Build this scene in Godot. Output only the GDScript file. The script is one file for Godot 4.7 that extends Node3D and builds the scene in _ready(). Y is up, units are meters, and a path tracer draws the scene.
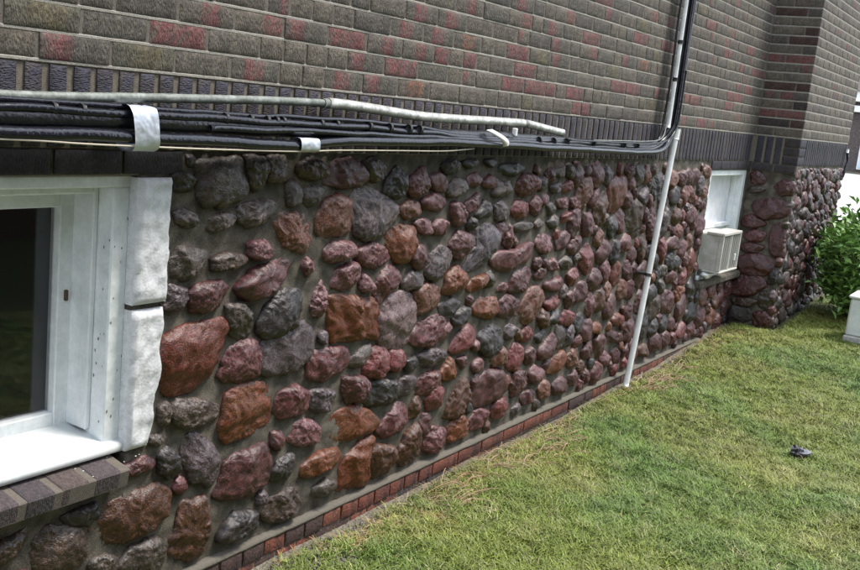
extends Node3D
# A fieldstone basement wall under a brick house side, cables and pipes, a strip of lawn.
# x runs along the wall away from the camera, y up, z out of the wall.

var M := {}
var rng := RandomNumberGenerator.new()
var nz := FastNoiseLite.new()
var nz2 := FastNoiseLite.new()
var cell := FastNoiseLite.new()
var cam: Camera3D
var taken := {}

# outlines of the stones, in millimetres on the wall: kind, [x, y, x, y ...]
const TRACED := [
	["g", [2049, 1254, 2085, 1218, 2157, 1210, 2238, 1234, 2266, 1270, 2236, 1360, 2062, 1349, 2042, 1334]],
	["g", [2261, 1270, 2304, 1254, 2344, 1274, 2335, 1355, 2290, 1365, 2238, 1365]],
	["n", [2346, 1280, 2425, 1279, 2443, 1306, 2431, 1365, 2335, 1365]],
	["d", [1972, 1258, 2035, 1259, 2046, 1294, 2002, 1319, 1957, 1309]],
	["g", [1981, 1172, 2015, 1153, 2057, 1158, 2062, 1194, 2009, 1215, 1976, 1202]],
	["n", [2101, 1151, 2133, 1136, 2193, 1151, 2231, 1173, 2197, 1193, 2143, 1193, 2099, 1176]],
	["n", [2234, 1165, 2282, 1141, 2356, 1159, 2405, 1185, 2401, 1221, 2306, 1227, 2229, 1213]],
	["d", [2007, 1329, 2042, 1326, 2043, 1353, 2031, 1365, 2003, 1365]],
	["g", [1968, 1021, 2027, 1001, 2077, 1012, 2124, 1076, 2011, 1109, 1958, 1062]],
	["b", [2141, 1016, 2220, 1020, 2292, 1036, 2264, 1062, 2190, 1076, 2130, 1059]],
	["p", [2290, 1057, 2335, 1035, 2408, 1043, 2370, 1102, 2281, 1099]],
	["m", [2256, 934, 2313, 911, 2389, 925, 2502, 1007, 2484, 1038, 2327, 1016, 2241, 963]],
	["v", [1947, 926, 2014, 918, 2041, 948, 2038, 980, 1973, 996, 1942, 989]],
	["m", [2066, 908, 2104, 898, 2172, 912, 2215, 961, 2180, 989, 2066, 986, 2046, 962]],
	["g", [2219, 834, 2264, 789, 2323, 792, 2323, 865, 2276, 910, 2203, 907]],
	["d", [2382, 782, 2455, 775, 2541, 796, 2566, 865, 2550, 914, 2472, 934, 2404, 895, 2350, 832]],
	["R", [1946, 787, 1959, 707, 1994, 669, 2090, 667, 2155, 704, 2203, 790, 2222, 837, 2179, 870, 1993, 857, 1953, 827]],
	["q", [2217, 666, 2285, 651, 2379, 658, 2382, 716, 2358, 772, 2288, 787, 2232, 768, 2198, 695]],
	["v", [2384, 661, 2431, 644, 2563, 643, 2645, 698, 2653, 752, 2581, 805, 2469, 789, 2390, 765, 2375, 703]],
	["n", [2006, 588, 2061, 546, 2137, 541, 2200, 547, 2205, 586, 2130, 628, 2030, 647, 2003, 621]],
	["o", [2215, 507, 2244, 460, 2356, 458, 2442, 487, 2439, 554, 2417, 624, 2302, 639, 2237, 622, 2225, 573]],
	["n", [1956, 579, 1986, 567, 2003, 617, 1986, 652, 1948, 644]],
	["d", [1969, 430, 2018, 398, 2061, 418, 2051, 459, 2003, 509, 1957, 493]],
	["v", [2063, 443, 2103, 371, 2177, 337, 2208, 355, 2223, 403, 2189, 469, 2113, 520, 2060, 516]],
	["m", [2271, 258, 2377, 246, 2455, 274, 2460, 354, 2440, 408, 2350, 411, 2258, 392, 2213, 292]],
	["m", [2461, 389, 2511, 364, 2536, 402, 2512, 439, 2464, 443]],
	["d", [2483, 264, 2553, 246, 2597, 286, 2590, 342, 2512, 338, 2470, 299]],
	["q", [2493, 485, 2582, 470, 2640, 487, 2636, 551, 2567, 588, 2492, 578, 2466, 522]],
	["p", [2543, 393, 2612, 358, 2716, 346, 2730, 396, 2683, 438, 2589, 458, 2540, 418]],
	["g", [1919, 534, 1948, 517, 1983, 530, 1974, 559, 1924, 560]],
	["m", [1825, 449, 1940, 453, 1953, 478, 1921, 505, 1802, 488]],
	["B", [1752, 311, 1838, 256, 1925, 251, 2005, 297, 2024, 350, 1959, 403, 1815, 397, 1743, 341]],
	["g", [1839, 198, 1856, 146, 1992, 116, 2020, 160, 1984, 231, 1879, 230]],
	["B", [2055, 246, 2029, 192, 2032, 151, 2136, 102, 2175, 121, 2189, 229, 2166, 305, 2072, 309]],
	["d", [2260, 119, 2357, 110, 2429, 116, 2421, 181, 2294, 212, 2229, 141]],
	["b", [2461, 128, 2511, 106, 2590, 102, 2647, 132, 2617, 205, 2557, 209, 2481, 198, 2449, 150]],
	["b", [1436, 329, 1467, 323, 1504, 334, 1535, 367, 1534, 406, 1465, 390, 1434, 371]],
	["b", [1546, 293, 1593, 237, 1688, 229, 1723, 268, 1701, 347, 1599, 381, 1554, 368]],
	["d", [1653, 370, 1727, 343, 1763, 363, 1748, 413, 1640, 399]],
	["g", [1743, 191, 1828, 172, 1839, 211, 1791, 243, 1734, 236]],
	["b", [2497, 1295, 2570, 1282, 2636, 1293, 2630, 1340, 2549, 1362, 2487, 1334]],
	["m", [2638, 1276, 2691, 1257, 2807, 1258, 2874, 1285, 2838, 1334, 2758, 1364, 2678, 1346, 2639, 1305]],
	["b", [2861, 1303, 2916, 1275, 2981, 1303, 2962, 1340, 2901, 1362, 2848, 1346]],
	["g", [2454, 1200, 2509, 1204, 2517, 1255, 2479, 1292, 2436, 1273]],
	["g", [2529, 1220, 2561, 1196, 2616, 1218, 2641, 1252, 2599, 1270, 2533, 1260]],
	["d", [2996, 1232, 3072, 1214, 3117, 1236, 3118, 1295, 3051, 1328, 2991, 1258]],
	["q", [3145, 1242, 3188, 1214, 3263, 1233, 3275, 1274, 3231, 1328, 3132, 1275]],
	["a", [2624, 1105, 2697, 1089, 2801, 1102, 2809, 1157, 2778, 1213, 2706, 1239, 2639, 1211, 2608, 1153]],
	["x", [2828, 1118, 2892, 1071, 2982, 1085, 3046, 1127, 3074, 1172, 2982, 1220, 2863, 1248, 2801, 1224]],
	["a", [3108, 1151, 3155, 1132, 3230, 1146, 3236, 1186, 3155, 1202, 3103, 1177]],
	["p", [3266, 1065, 3332, 1072, 3324, 1114, 3266, 1130, 3204, 1113]],
	["a", [2409, 1140, 2452, 1073, 2545, 1044, 2595, 1086, 2564, 1178, 2413, 1183]],
	["a", [3298, 743, 3442, 761, 3443, 824, 3367, 859, 3265, 842]],
	["o", [3104, 976, 3179, 971, 3232, 1020, 3205, 1094, 3069, 1107, 3031, 1058]],
	["p", [2665, 1017, 2720, 994, 2791, 1010, 2843, 1028, 2815, 1068, 2718, 1074, 2660, 1047]],
	["q", [2870, 988, 2967, 957, 3051, 987, 3039, 1021, 2939, 1053, 2863, 1033]],
	["p", [2577, 964, 2607, 962, 2601, 1004, 2573, 1036, 2548, 1002]],
	["p", [2774, 892, 2838, 902, 2867, 963, 2846, 990, 2750, 979, 2712, 914]],
	["p", [2913, 874, 2970, 878, 2952, 916, 2901, 947, 2887, 896]],
	["q", [2992, 846, 3022, 809, 3053, 839, 3131, 892, 3123, 934, 3057, 956, 2992, 912]],
	["x", [3204, 850, 3295, 862, 3302, 896, 3228, 931, 3161, 875]],
	["O", [2747, 714, 2830, 703, 2980, 691, 3037, 673, 3014, 811, 2992, 833, 2781, 878, 2703, 871]],
	["p", [2626, 826, 2680, 807, 2685, 911, 2659, 951, 2611, 864]],
	["L", [3036, 725, 3066, 660, 3173, 623, 3271, 666, 3274, 751, 3266, 795, 3187, 831, 3086, 828, 3045, 778]],
	["q", [2626, 605, 2718, 573, 2812, 592, 2861, 630, 2843, 679, 2680, 696, 2623, 668]],
	["r", [2970, 555, 3047, 528, 3093, 548, 3107, 609, 3076, 641, 3003, 645, 2965, 583]],
	["r", [3122, 549, 3178, 526, 3238, 551, 3215, 605, 3135, 617, 3111, 579]],
	["g", [2866, 601, 2924, 591, 2976, 630, 2982, 670, 2948, 661, 2856, 629]],
	["q", [3270, 631, 3409, 596, 3504, 628, 3504, 695, 3434, 719, 3319, 696, 3258, 661]],
	["v", [3356, 530, 3440, 497, 3527, 502, 3515, 557, 3424, 579, 3343, 562]],
	["m", [2853, 503, 2876, 466, 2970, 454, 2984, 513, 2956, 546, 2845, 558]],
	["d", [3011, 427, 3165, 400, 3203, 443, 3188, 489, 3047, 507, 2984, 484]],
	["v", [3231, 414, 3309, 429, 3320, 479, 3256, 497, 3197, 457]],
	["v", [2659, 478, 2746, 454, 2796, 483, 2790, 524, 2701, 553, 2640, 546]],
	["d", [3257, 518, 3306, 510, 3343, 533, 3308, 568, 3243, 557]],
	["q", [3360, 403, 3420, 384, 3518, 404, 3505, 468, 3402, 478, 3338, 444]],
	["o", [2783, 342, 2842, 315, 2935, 308, 3054, 309, 3112, 332, 3041, 389, 2925, 440, 2813, 436, 2767, 379]],
	["q", [3144, 267, 3236, 265, 3298, 289, 3287, 350, 3227, 384, 3154, 356, 3100, 302]],
	["o", [2632, 256, 2672, 223, 2811, 224, 2873, 256, 2833, 300, 2713, 308, 2634, 282]],
	["O", [2901, 124, 3034, 106, 3049, 131, 3030, 207, 3063, 228, 3068, 277, 2972, 271, 2896, 233, 2859, 139]],
	["B", [3055, 156, 3100, 108, 3176, 111, 3220, 159, 3198, 209, 3103, 238, 3046, 209]],
	["B", [3265, 137, 3311, 111, 3406, 126, 3406, 195, 3364, 265, 3301, 234, 3258, 177]],
	["g", [2702, 145, 2757, 129, 2834, 128, 2851, 165, 2780, 197, 2698, 172]],
	["q", [3516, 105, 3604, 113, 3606, 189, 3510, 220, 3417, 166]],
	["o", [3669, 115, 3799, 124, 3803, 193, 3739, 226, 3635, 191]],
	["q", [3852, 131, 3973, 124, 3976, 195, 3890, 223, 3823, 178]],
	["p", [3475, 610, 3527, 603, 3587, 640, 3541, 676, 3467, 649]],
	["r", [3611, 532, 3687, 531, 3776, 558, 3775, 598, 3726, 636, 3640, 609, 3591, 554]],
	["d", [3845, 514, 3920, 469, 4001, 481, 4060, 523, 4031, 569, 3938, 606, 3832, 573]],
	["v", [4093, 526, 4166, 515, 4189, 563, 4112, 591, 4067, 564]],
	["r", [4267, 483, 4341, 480, 4370, 511, 4302, 561, 4239, 522]],
	["a", [4002, 406, 4105, 405, 4131, 443, 4068, 487, 4001, 481, 3961, 438]],
	["r", [4139, 382, 4208, 352, 4288, 391, 4272, 455, 4194, 481, 4151, 440]],
	["m", [4338, 356, 4430, 358, 4438, 402, 4372, 440, 4305, 415]],
	["m", [4497, 357, 4631, 361, 4651, 433, 4599, 478, 4465, 408]],
	["o", [3530, 433, 3594, 414, 3652, 428, 3641, 477, 3587, 516, 3518, 459]],
	["m", [3690, 444, 3752, 449, 3724, 502, 3648, 498]],
	["p", [3805, 411, 3886, 409, 3895, 441, 3839, 475, 3788, 451]],
	["m", [3876, 237, 4058, 242, 4123, 264, 4126, 324, 4062, 370, 3938, 392, 3865, 355, 3839, 294]],
	["m", [4225, 217, 4310, 235, 4376, 268, 4325, 322, 4214, 334, 4195, 267]],
	["p", [4447, 237, 4540, 246, 4527, 295, 4440, 334, 4383, 304]],
	["o", [4627, 260, 4728, 250, 4797, 295, 4759, 359, 4683, 344, 4599, 294]],
	["a", [4557, 132, 4652, 140, 4660, 186, 4589, 228, 4521, 195]],
	["m", [4728, 126, 4851, 119, 4856, 177, 4785, 211, 4694, 182]],
	["m", [4356, 146, 4449, 144, 4477, 184, 4412, 216, 4334, 196]],
	["r", [3457, 310, 3546, 307, 3562, 374, 3493, 418, 3433, 360]],
	["B", [3596, 248, 3706, 233, 3786, 298, 3751, 385, 3684, 405, 3615, 300]],
	["r", [4066, 136, 4172, 130, 4205, 176, 4150, 223, 4063, 224, 4033, 170]],
	["a", [4867, 246, 4969, 256, 4945, 339, 4890, 349, 4832, 301]],
	["m", [4901, 141, 4986, 133, 5016, 177, 4962, 218, 4875, 196]],
	["d", [4449, 446, 4533, 487, 4468, 515, 4400, 490]],
	["v", [4270, 109, 4347, 128, 4311, 163, 4225, 146]],
	["q", [3318, 1239, 3404, 1230, 3423, 1272, 3345, 1307, 3268, 1287]],
	["d", [3398, 1300, 3468, 1306, 3490, 1342, 3427, 1362, 3363, 1334]],
	["d", [3575, 1320, 3675, 1349, 3609, 1365, 3510, 1349]],
	["d", [3752, 1327, 3811, 1350, 3772, 1365, 3699, 1357]],
	["n", [3458, 1207, 3541, 1227, 3561, 1270, 3484, 1285, 3421, 1244]],
	["q", [3581, 1255, 3651, 1247, 3691, 1276, 3637, 1305, 3574, 1284]],
	["q", [3717, 1246, 3774, 1237, 3815, 1267, 3760, 1297, 3712, 1268]],
	["n", [3878, 1197, 3971, 1226, 3928, 1265, 3830, 1263, 3804, 1206]],
	["q", [4099, 1191, 4211, 1237, 4180, 1286, 4072, 1295, 4020, 1233]],
	["q", [3265, 1171, 3350, 1155, 3404, 1167, 3425, 1201, 3322, 1225, 3246, 1199]],
	["p", [3510, 1091, 3584, 1095, 3591, 1131, 3519, 1184, 3464, 1172]],
	["m", [3599, 1138, 3665, 1150, 3706, 1209, 3673, 1217, 3576, 1175]],
	["d", [3686, 1112, 3804, 1115, 3809, 1160, 3739, 1185, 3668, 1128]],
	["r", [4056, 1088, 4156, 1108, 4143, 1157, 4051, 1176, 3993, 1138]],
	["q", [4212, 1106, 4285, 1102, 4286, 1169, 4224, 1196, 4172, 1156]],
	["p", [3367, 1059, 3438, 1059, 3450, 1101, 3381, 1125, 3332, 1093]],
	["x", [3854, 1097, 3971, 1092, 3959, 1140, 3899, 1181, 3839, 1159]],
	["m", [3889, 1017, 3927, 999, 3964, 1052, 3922, 1086, 3876, 1073]],
	["g", [4386, 1090, 4436, 1113, 4405, 1157, 4351, 1151]],
	["g", [4257, 1212, 4324, 1235, 4291, 1285, 4223, 1270]],
	["b", [4450, 1276, 4523, 1292, 4489, 1344, 4384, 1310]],
	["v", [4413, 1200, 4485, 1215, 4454, 1259, 4367, 1235]],
	["r", [4535, 1197, 4627, 1221, 4574, 1266, 4496, 1232]],
	["p", [4517, 1119, 4599, 1143, 4559, 1179, 4467, 1164]],
	["r", [4560, 1047, 4653, 1069, 4622, 1106, 4540, 1083]],
	["g", [4443, 1027, 4531, 1057, 4462, 1095, 4377, 1065]],
	["g", [4071, 1030, 4210, 1039, 4222, 1064, 4094, 1078, 4031, 1057]],
	["n", [4268, 1036, 4335, 1058, 4291, 1085, 4243, 1063]],
	["d", [3852, 1304, 3971, 1288, 4066, 1319, 3989, 1350, 3844, 1335]],
	["p", [4651, 1123, 4699, 1130, 4686, 1176, 4618, 1169]],
	["m", [3522, 964, 3585, 944, 3655, 1007, 3638, 1049, 3545, 1058, 3490, 1010]],
	["V", [3667, 892, 3773, 906, 3855, 970, 3891, 1023, 3832, 1065, 3703, 1071, 3687, 974, 3640, 909]],
	["x", [3390, 873, 3470, 902, 3515, 965, 3419, 1008, 3355, 976, 3327, 907]],
	["o", [3542, 803, 3658, 825, 3665, 862, 3562, 916, 3497, 877, 3475, 806]],
	["o", [3722, 787, 3810, 817, 3817, 856, 3723, 849, 3671, 808]],
	["g", [3846, 789, 3906, 815, 3877, 866, 3823, 855]],
	["p", [4020, 755, 4048, 776, 3990, 807, 3932, 772]],
	["q", [3907, 879, 4028, 860, 4180, 880, 4240, 926, 4210, 970, 4057, 948, 3923, 949, 3883, 913]],
	["m", [4090, 751, 4216, 742, 4270, 813, 4223, 851, 4088, 830, 4061, 767]],
	["p", [4379, 907, 4465, 936, 4431, 990, 4315, 1006, 4276, 949]],
	["m", [4529, 914, 4596, 918, 4679, 975, 4590, 1008, 4497, 960]],
	["d", [3475, 710, 3563, 714, 3614, 753, 3548, 783, 3451, 757]],
	["d", [3600, 655, 3690, 667, 3711, 711, 3660, 732, 3577, 696]],
	["o", [3776, 679, 3913, 645, 3972, 678, 3942, 735, 3808, 746, 3745, 714]],
	["m", [3995, 651, 4089, 613, 4189, 634, 4174, 696, 4059, 734, 3983, 702]],
	["a", [4226, 613, 4279, 580, 4367, 594, 4440, 673, 4386, 732, 4275, 736, 4205, 658]],
	["r", [4506, 608, 4620, 616, 4650, 649, 4561, 687, 4465, 654]],
	["q", [4475, 719, 4596, 701, 4667, 730, 4595, 774, 4428, 755]],
	["r", [4735, 715, 4827, 714, 4829, 780, 4760, 805, 4701, 765]],
	["r", [4767, 495, 4866, 509, 4832, 552, 4721, 586, 4671, 519]],
	["m", [4338, 781, 4432, 781, 4441, 815, 4360, 840, 4315, 801]],
	["p", [4464, 822, 4542, 815, 4552, 850, 4505, 880, 4447, 850]],
	["g", [4651, 805, 4723, 835, 4651, 878, 4573, 840]],
	["d", [4607, 526, 4671, 582, 4604, 609, 4525, 547]],
	["R", [5119, 1097, 5231, 1076, 5306, 1129, 5352, 1214, 5315, 1270, 5119, 1265, 5073, 1220]],
	["b", [5427, 997, 5529, 909, 5668, 958, 5625, 1085, 5512, 1139, 5407, 1119]],
	["r", [4849, 810, 4931, 757, 5007, 788, 4990, 874, 4900, 919, 4829, 879]],
	["m", [5054, 816, 5128, 802, 5207, 834, 5221, 904, 5105, 936, 5043, 856]],
	["q", [5409, 836, 5494, 862, 5514, 918, 5429, 949, 5356, 889]],
	["m", [4838, 615, 4987, 619, 4983, 689, 4872, 725, 4810, 656]],
	["m", [6171, 808, 6383, 790, 6389, 837, 6275, 891, 6138, 838]],
	["q", [6261, 580, 6382, 566, 6437, 607, 6325, 657, 6232, 630]],
	["m", [6270, 375, 6437, 360, 6486, 420, 6435, 494, 6262, 526, 6206, 431]],
	["R", [5478, 397, 5571, 400, 5554, 454, 5454, 477, 5396, 427]],
	["d", [5793, 295, 5901, 240, 6021, 255, 5998, 387, 5898, 438, 5775, 412]],
	["m", [6154, 138, 6293, 121, 6301, 196, 6203, 251, 6119, 209]],
	["r", [6647, 149, 6800, 142, 6826, 209, 6732, 255, 6605, 196]],
	["B", [5930, 147, 6067, 111, 6111, 140, 6056, 206, 5914, 195]],
	["p", [5324, 186, 5440, 163, 5446, 205, 5355, 264, 5290, 243]],
	["m", [5512, 162, 5619, 149, 5616, 220, 5531, 253, 5471, 239]],
	["m", [5040, 267, 5163, 260, 5180, 323, 5094, 378, 5010, 313]],
	["m", [5431, 304, 5586, 285, 5592, 327, 5407, 383, 5361, 358]],
	["o", [5111, 409, 5242, 379, 5265, 425, 5164, 465, 5086, 437]],
]
# bricks of another colour on the wall: x, y in millimetres, R whole, r part, o orange, t tan
const ODD_BRICKS := [
	[1949, 1700, "R"], [1666, 1628, "r"], [2101, 1763, "r"], [1776, 1626, "o"], [1900, 1629, "t"], [2349, 1631, "r"], [2359, 1820, "r"], [2371, 1782, "r"],
	[2382, 1823, "r"], [2404, 1771, "r"], [2692, 1773, "R"], [2988, 1835, "r"], [2978, 1770, "r"], [2887, 1692, "r"], [3044, 1694, "R"], [2640, 1633, "r"],
	[2897, 1629, "r"], [3063, 1623, "o"], [3180, 1904, "r"], [3262, 1898, "r"], [3475, 1960, "r"], [3792, 2015, "r"], [3911, 1964, "r"], [3091, 1832, "r"],
	[3302, 1826, "r"], [3896, 1894, "r"], [3892, 1826, "R"], [3315, 1758, "R"], [3159, 1760, "r"], [3509, 1762, "R"], [3931, 1760, "R"], [3070, 1694, "R"],
	[3532, 1696, "r"], [3840, 1694, "R"], [4040, 1683, "R"], [4239, 1691, "R"], [4484, 1685, "R"], [4600, 1619, "R"], [4230, 1894, "r"], [4344, 1890, "r"],
	[4659, 1960, "r"], [4138, 1961, "r"], [3059, 1627, "o"], [4060, 1821, "t"], [3405, 1828, "o"], [4215, 2031, "r"], [4780, 2154, "R"], [4754, 2086, "r"],
	[4688, 1957, "R"], [4328, 1889, "r"], [4676, 1886, "r"], [4369, 1822, "r"], [5054, 1892, "r"], [5294, 1887, "o"], [4995, 1758, "R"], [5216, 1752, "R"],
	[4475, 1686, "R"], [4584, 1627, "R"], [5028, 1815, "t"], [5395, 2155, "r"], [5631, 2152, "r"], [5347, 2016, "R"], [5595, 2009, "R"], [5640, 1747, "r"],
	[6457, 2136, "r"], [6622, 2017, "r"], [6456, 2139, "r"], [6751, 2150, "r"], [6607, 2021, "r"], [7264, 2005, "R"], [7661, 2005, "R"], [6966, 1747, "R"],
	[6883, 2086, "r"], [7255, 1879, "r"]
]
const BAY_STONES := [
	["m", [14, 1273, 62, 1306, 125, 1247, 103, 1217, 30, 1215]],
	["g", [11, 1165, 66, 1199, 136, 1175, 100, 1150, 22, 1139]],
	["m", [211, 1205, 261, 1254, 335, 1238, 332, 1178, 262, 1146]],
	["m", [87, 1067, 201, 1103, 308, 1084, 308, 1004, 171, 957, 97, 1000]],
	["m", [12, 931, 62, 968, 177, 917, 103, 879, 22, 880]],
	["q", [46, 815, 107, 859, 190, 838, 160, 778, 66, 777]],
	["m", [230, 859, 273, 920, 325, 902, 330, 796, 309, 695, 245, 725]],
	["m", [33, 726, 96, 757, 180, 736, 147, 690, 54, 681]],
	["m", [37, 616, 138, 661, 262, 641, 262, 558, 163, 506, 49, 534]],
	["m", [12, 425, 57, 487, 191, 497, 240, 444, 159, 360, 15, 345]],
	["d", [12, 153, 36, 242, 152, 232, 176, 167, 89, 107, 15, 93]],
	["b", [20, 302, 137, 327, 207, 313, 148, 259, 38, 259]],
	["g", [225, 370, 300, 400, 320, 330, 290, 270, 230, 290]],
	["m", [200, 210, 280, 235, 325, 190, 300, 120, 215, 120]],
	["d", [275, 560, 325, 600, 325, 480, 270, 470]]]

const WALL_LEFT := -1.0
const CORNER := 7.85       # inside corner where the bay starts
const BAY := 0.34          # how far the bay stands out
const BAY_END := 9.72
const SOLDIER_TOP := 1.58
const SOLDIER_BOTTOM := 1.375
const COURSE := 0.0677
const BASE_TOP := 0.075
const MORTAR_Z := -0.012

# linear base colours of the stones: main, second, spots
var PAL := {
	"g": [Color(0.098, 0.075, 0.059), Color(0.154, 0.117, 0.090), Color(0.055, 0.043, 0.037)],
	"n": [Color(0.140, 0.099, 0.081), Color(0.224, 0.167, 0.139), Color(0.075, 0.054, 0.047)],
	"d": [Color(0.039, 0.031, 0.031), Color(0.089, 0.068, 0.064), Color(0.020, 0.017, 0.019)],
	"m": [Color(0.123, 0.032, 0.032), Color(0.212, 0.076, 0.075), Color(0.058, 0.021, 0.024)],
	"p": [Color(0.255, 0.093, 0.100), Color(0.365, 0.184, 0.190), Color(0.131, 0.041, 0.044)],
	"q": [Color(0.186, 0.045, 0.049), Color(0.295, 0.118, 0.118), Color(0.084, 0.025, 0.027)],
	"r": [Color(0.266, 0.041, 0.041), Color(0.359, 0.123, 0.117), Color(0.115, 0.021, 0.024)],
	"R": [Color(0.245, 0.044, 0.025), Color(0.253, 0.089, 0.052), Color(0.159, 0.029, 0.020)],
	"o": [Color(0.307, 0.076, 0.019), Color(0.282, 0.106, 0.047), Color(0.171, 0.038, 0.016)],
	"O": [Color(0.252, 0.057, 0.012), Color(0.255, 0.077, 0.022), Color(0.159, 0.036, 0.009)],
	"B": [Color(0.135, 0.050, 0.024), Color(0.187, 0.082, 0.040), Color(0.072, 0.027, 0.019)],
	"b": [Color(0.085, 0.054, 0.037), Color(0.147, 0.089, 0.058), Color(0.046, 0.030, 0.023)],
	"v": [Color(0.122, 0.089, 0.098), Color(0.195, 0.145, 0.154), Color(0.069, 0.047, 0.052)],
	"V": [Color(0.136, 0.111, 0.128), Color(0.175, 0.140, 0.156), Color(0.098, 0.077, 0.089)],
	"a": [Color(0.268, 0.091, 0.048), Color(0.333, 0.170, 0.126), Color(0.148, 0.046, 0.026)],
	"x": [Color(0.078, 0.052, 0.054), Color(0.284, 0.205, 0.202), Color(0.033, 0.024, 0.027)],
	"L": [Color(0.292, 0.181, 0.187), Color(0.385, 0.281, 0.282), Color(0.175, 0.093, 0.097)]}

# ---------------------------------------------------------------- helpers

func numbered(called: String) -> String:
	if not taken.has(called):
		taken[called] = 0
		return called
	taken[called] += 1
	return "%s_%03d" % [called, taken[called]]

func tag(o: Node3D, label: String, category: String, group := "", kind := "") -> void:
	if label: o.set_meta("label", label)
	if category: o.set_meta("category", category)
	if group: o.set_meta("group", group)
	if kind: o.set_meta("kind", kind)

func thing(called: String, label: String, category: String, at := Vector3.ZERO, group := "") -> Node3D:
	var o := Node3D.new()
	o.name = numbered(called)
	add_child(o)
	o.position = at
	tag(o, label, category, group)
	return o

func put(mesh: Mesh, called: String, mat: Material, parent: Node, at := Vector3.ZERO, turn := Vector3.ZERO) -> MeshInstance3D:
	var o := MeshInstance3D.new()
	o.mesh = mesh
	o.material_override = mat
	o.name = numbered(called) if parent == self else called
	parent.add_child(o, true)
	o.position = at
	o.rotation = turn
	return o

func tool() -> SurfaceTool:
	var st := SurfaceTool.new()
	st.begin(Mesh.PRIMITIVE_TRIANGLES)
	return st

func done(st: SurfaceTool) -> ArrayMesh:
	st.generate_normals()
	return st.commit()

# corners clockwise as seen from outside
func quad(st: SurfaceTool, a: Vector3, b: Vector3, c: Vector3, d: Vector3) -> void:
	st.add_vertex(a); st.add_vertex(b); st.add_vertex(c)
	st.add_vertex(a); st.add_vertex(c); st.add_vertex(d)

# a box with bevelled edges, flat shaded
func bevel_box(st: SurfaceTool, lo: Vector3, hi: Vector3, b := 0.003, x := Transform3D.IDENTITY) -> void:
	st.set_smooth_group(-1)
	var bb: float = min(b, min(hi.x - lo.x, min(hi.y - lo.y, hi.z - lo.z)) * 0.4)
	var pts := {}
	for i in 2:
		for j in 2:
			for k in 2:
				var s := Vector3(i * 2 - 1, j * 2 - 1, k * 2 - 1)
				var c := Vector3(hi.x if i else lo.x, hi.y if j else lo.y, hi.z if k else lo.z)
				pts[[i, j, k, 0]] = x * (c - Vector3(0, s.y, s.z) * bb)
				pts[[i, j, k, 1]] = x * (c - Vector3(s.x, 0, s.z) * bb)
				pts[[i, j, k, 2]] = x * (c - Vector3(s.x, s.y, 0) * bb)
	var mid := x * ((lo + hi) * 0.5)
	for ax in 3:
		var u := (ax + 1) % 3
		var v := (ax + 2) % 3
		for s in 2:
			var q := []
			for e in [[0, 0], [1, 0], [1, 1], [0, 1]]:
				var id := [0, 0, 0, ax]
				id[ax] = s; id[u] = e[0]; id[v] = e[1]
				q.append(pts[id])
			face_out(st, q, mid)
	for ax in 3:
		var u := (ax + 1) % 3
		var v := (ax + 2) % 3
		for e in [[0, 0], [1, 0], [1, 1], [0, 1]]:
			var q := []
			for w in [[0, u], [1, u], [1, v], [0, v]]:
				var id := [0, 0, 0, w[1]]
				id[ax] = w[0]; id[u] = e[0]; id[v] = e[1]
				q.append(pts[id])
			face_out(st, q, mid)
	for i in 2:
		for j in 2:
			for k in 2:
				face_out(st, [pts[[i, j, k, 0]], pts[[i, j, k, 1]], pts[[i, j, k, 2]]], mid)

func face_out(st: SurfaceTool, q: Array, mid: Vector3) -> void:
	var n: Vector3 = (q[1] - q[0]).cross(q[2] - q[0])
	var c: Vector3 = (q[0] + q[1] + q[2]) / 3.0
	if n.dot(c - mid) > 0.0:
		q.reverse()          # clockwise seen from outside
	for k in range(1, q.size() - 1):
		st.add_vertex(q[0]); st.add_vertex(q[k]); st.add_vertex(q[k + 1])

func box_part(lo: Vector3, hi: Vector3, called: String, mat: Material, parent: Node, b := 0.003) -> MeshInstance3D:
	var st := tool()
	var c := (lo + hi) * 0.5
	bevel_box(st, lo - c, hi - c, b)
	return put(done(st), called, mat, parent, c)

func tube(st: SurfaceTool, pts: Array, rad, sides := 10, wobble := 0.0) -> void:
	st.set_smooth_group(0)
	var path := []
	for i in pts.size() - 1:
		var p0: Vector3 = pts[max(i - 1, 0)]
		var p1: Vector3 = pts[i]
		var p2: Vector3 = pts[i + 1]
		var p3: Vector3 = pts[min(i + 2, pts.size() - 1)]
		var steps := clampi(int(p1.distance_to(p2) / 0.035), 3, 16)
		for k in steps:
			var t := float(k) / steps
			path.append(p1.cubic_interpolate(p2, p0, p3, t))
	path.append(pts[-1])
	var prev := []
	var total := path.size()
	for i in total:
		var p: Vector3 = path[i]
		var d: Vector3 = (path[min(i + 1, total - 1)] - path[max(i - 1, 0)]).normalized()
		var side := d.cross(Vector3(0.0, 0.0, 1.0))
		if side.length() < 0.1: side = d.cross(Vector3.UP)
		side = side.normalized()
		var up := side.cross(d).normalized()
		var r: float = rad if rad is float else lerpf(rad[0], rad[1], float(i) / (total - 1))
		var off := Vector3(0, nz.get_noise_2d(p.x * 90.0, p.y * 90.0 + rad_seed(rad)), nz.get_noise_2d(p.x * 70.0, 400.0 + p.y * 50.0)) * wobble
		var ring := []
		for k in sides:
			var a := TAU * k / sides
			ring.append(p + off + (side * cos(a) + up * sin(a)) * r)
		if i > 0:
			for k in sides:
				var k2 := (k + 1) % sides
				quad(st, prev[k], ring[k], ring[k2], prev[k2])
		else:
			for k in sides:
				st.add_vertex(p + off); st.add_vertex(ring[(k + 1) % sides]); st.add_vertex(ring[k])
		if i == total - 1:
			for k in sides:
				st.add_vertex(p + off); st.add_vertex(ring[k]); st.add_vertex(ring[(k + 1) % sides])
		prev = ring

func rad_seed(rad) -> float:
	return rad * 9000.0 if rad is float else rad[0] * 9000.0

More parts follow.
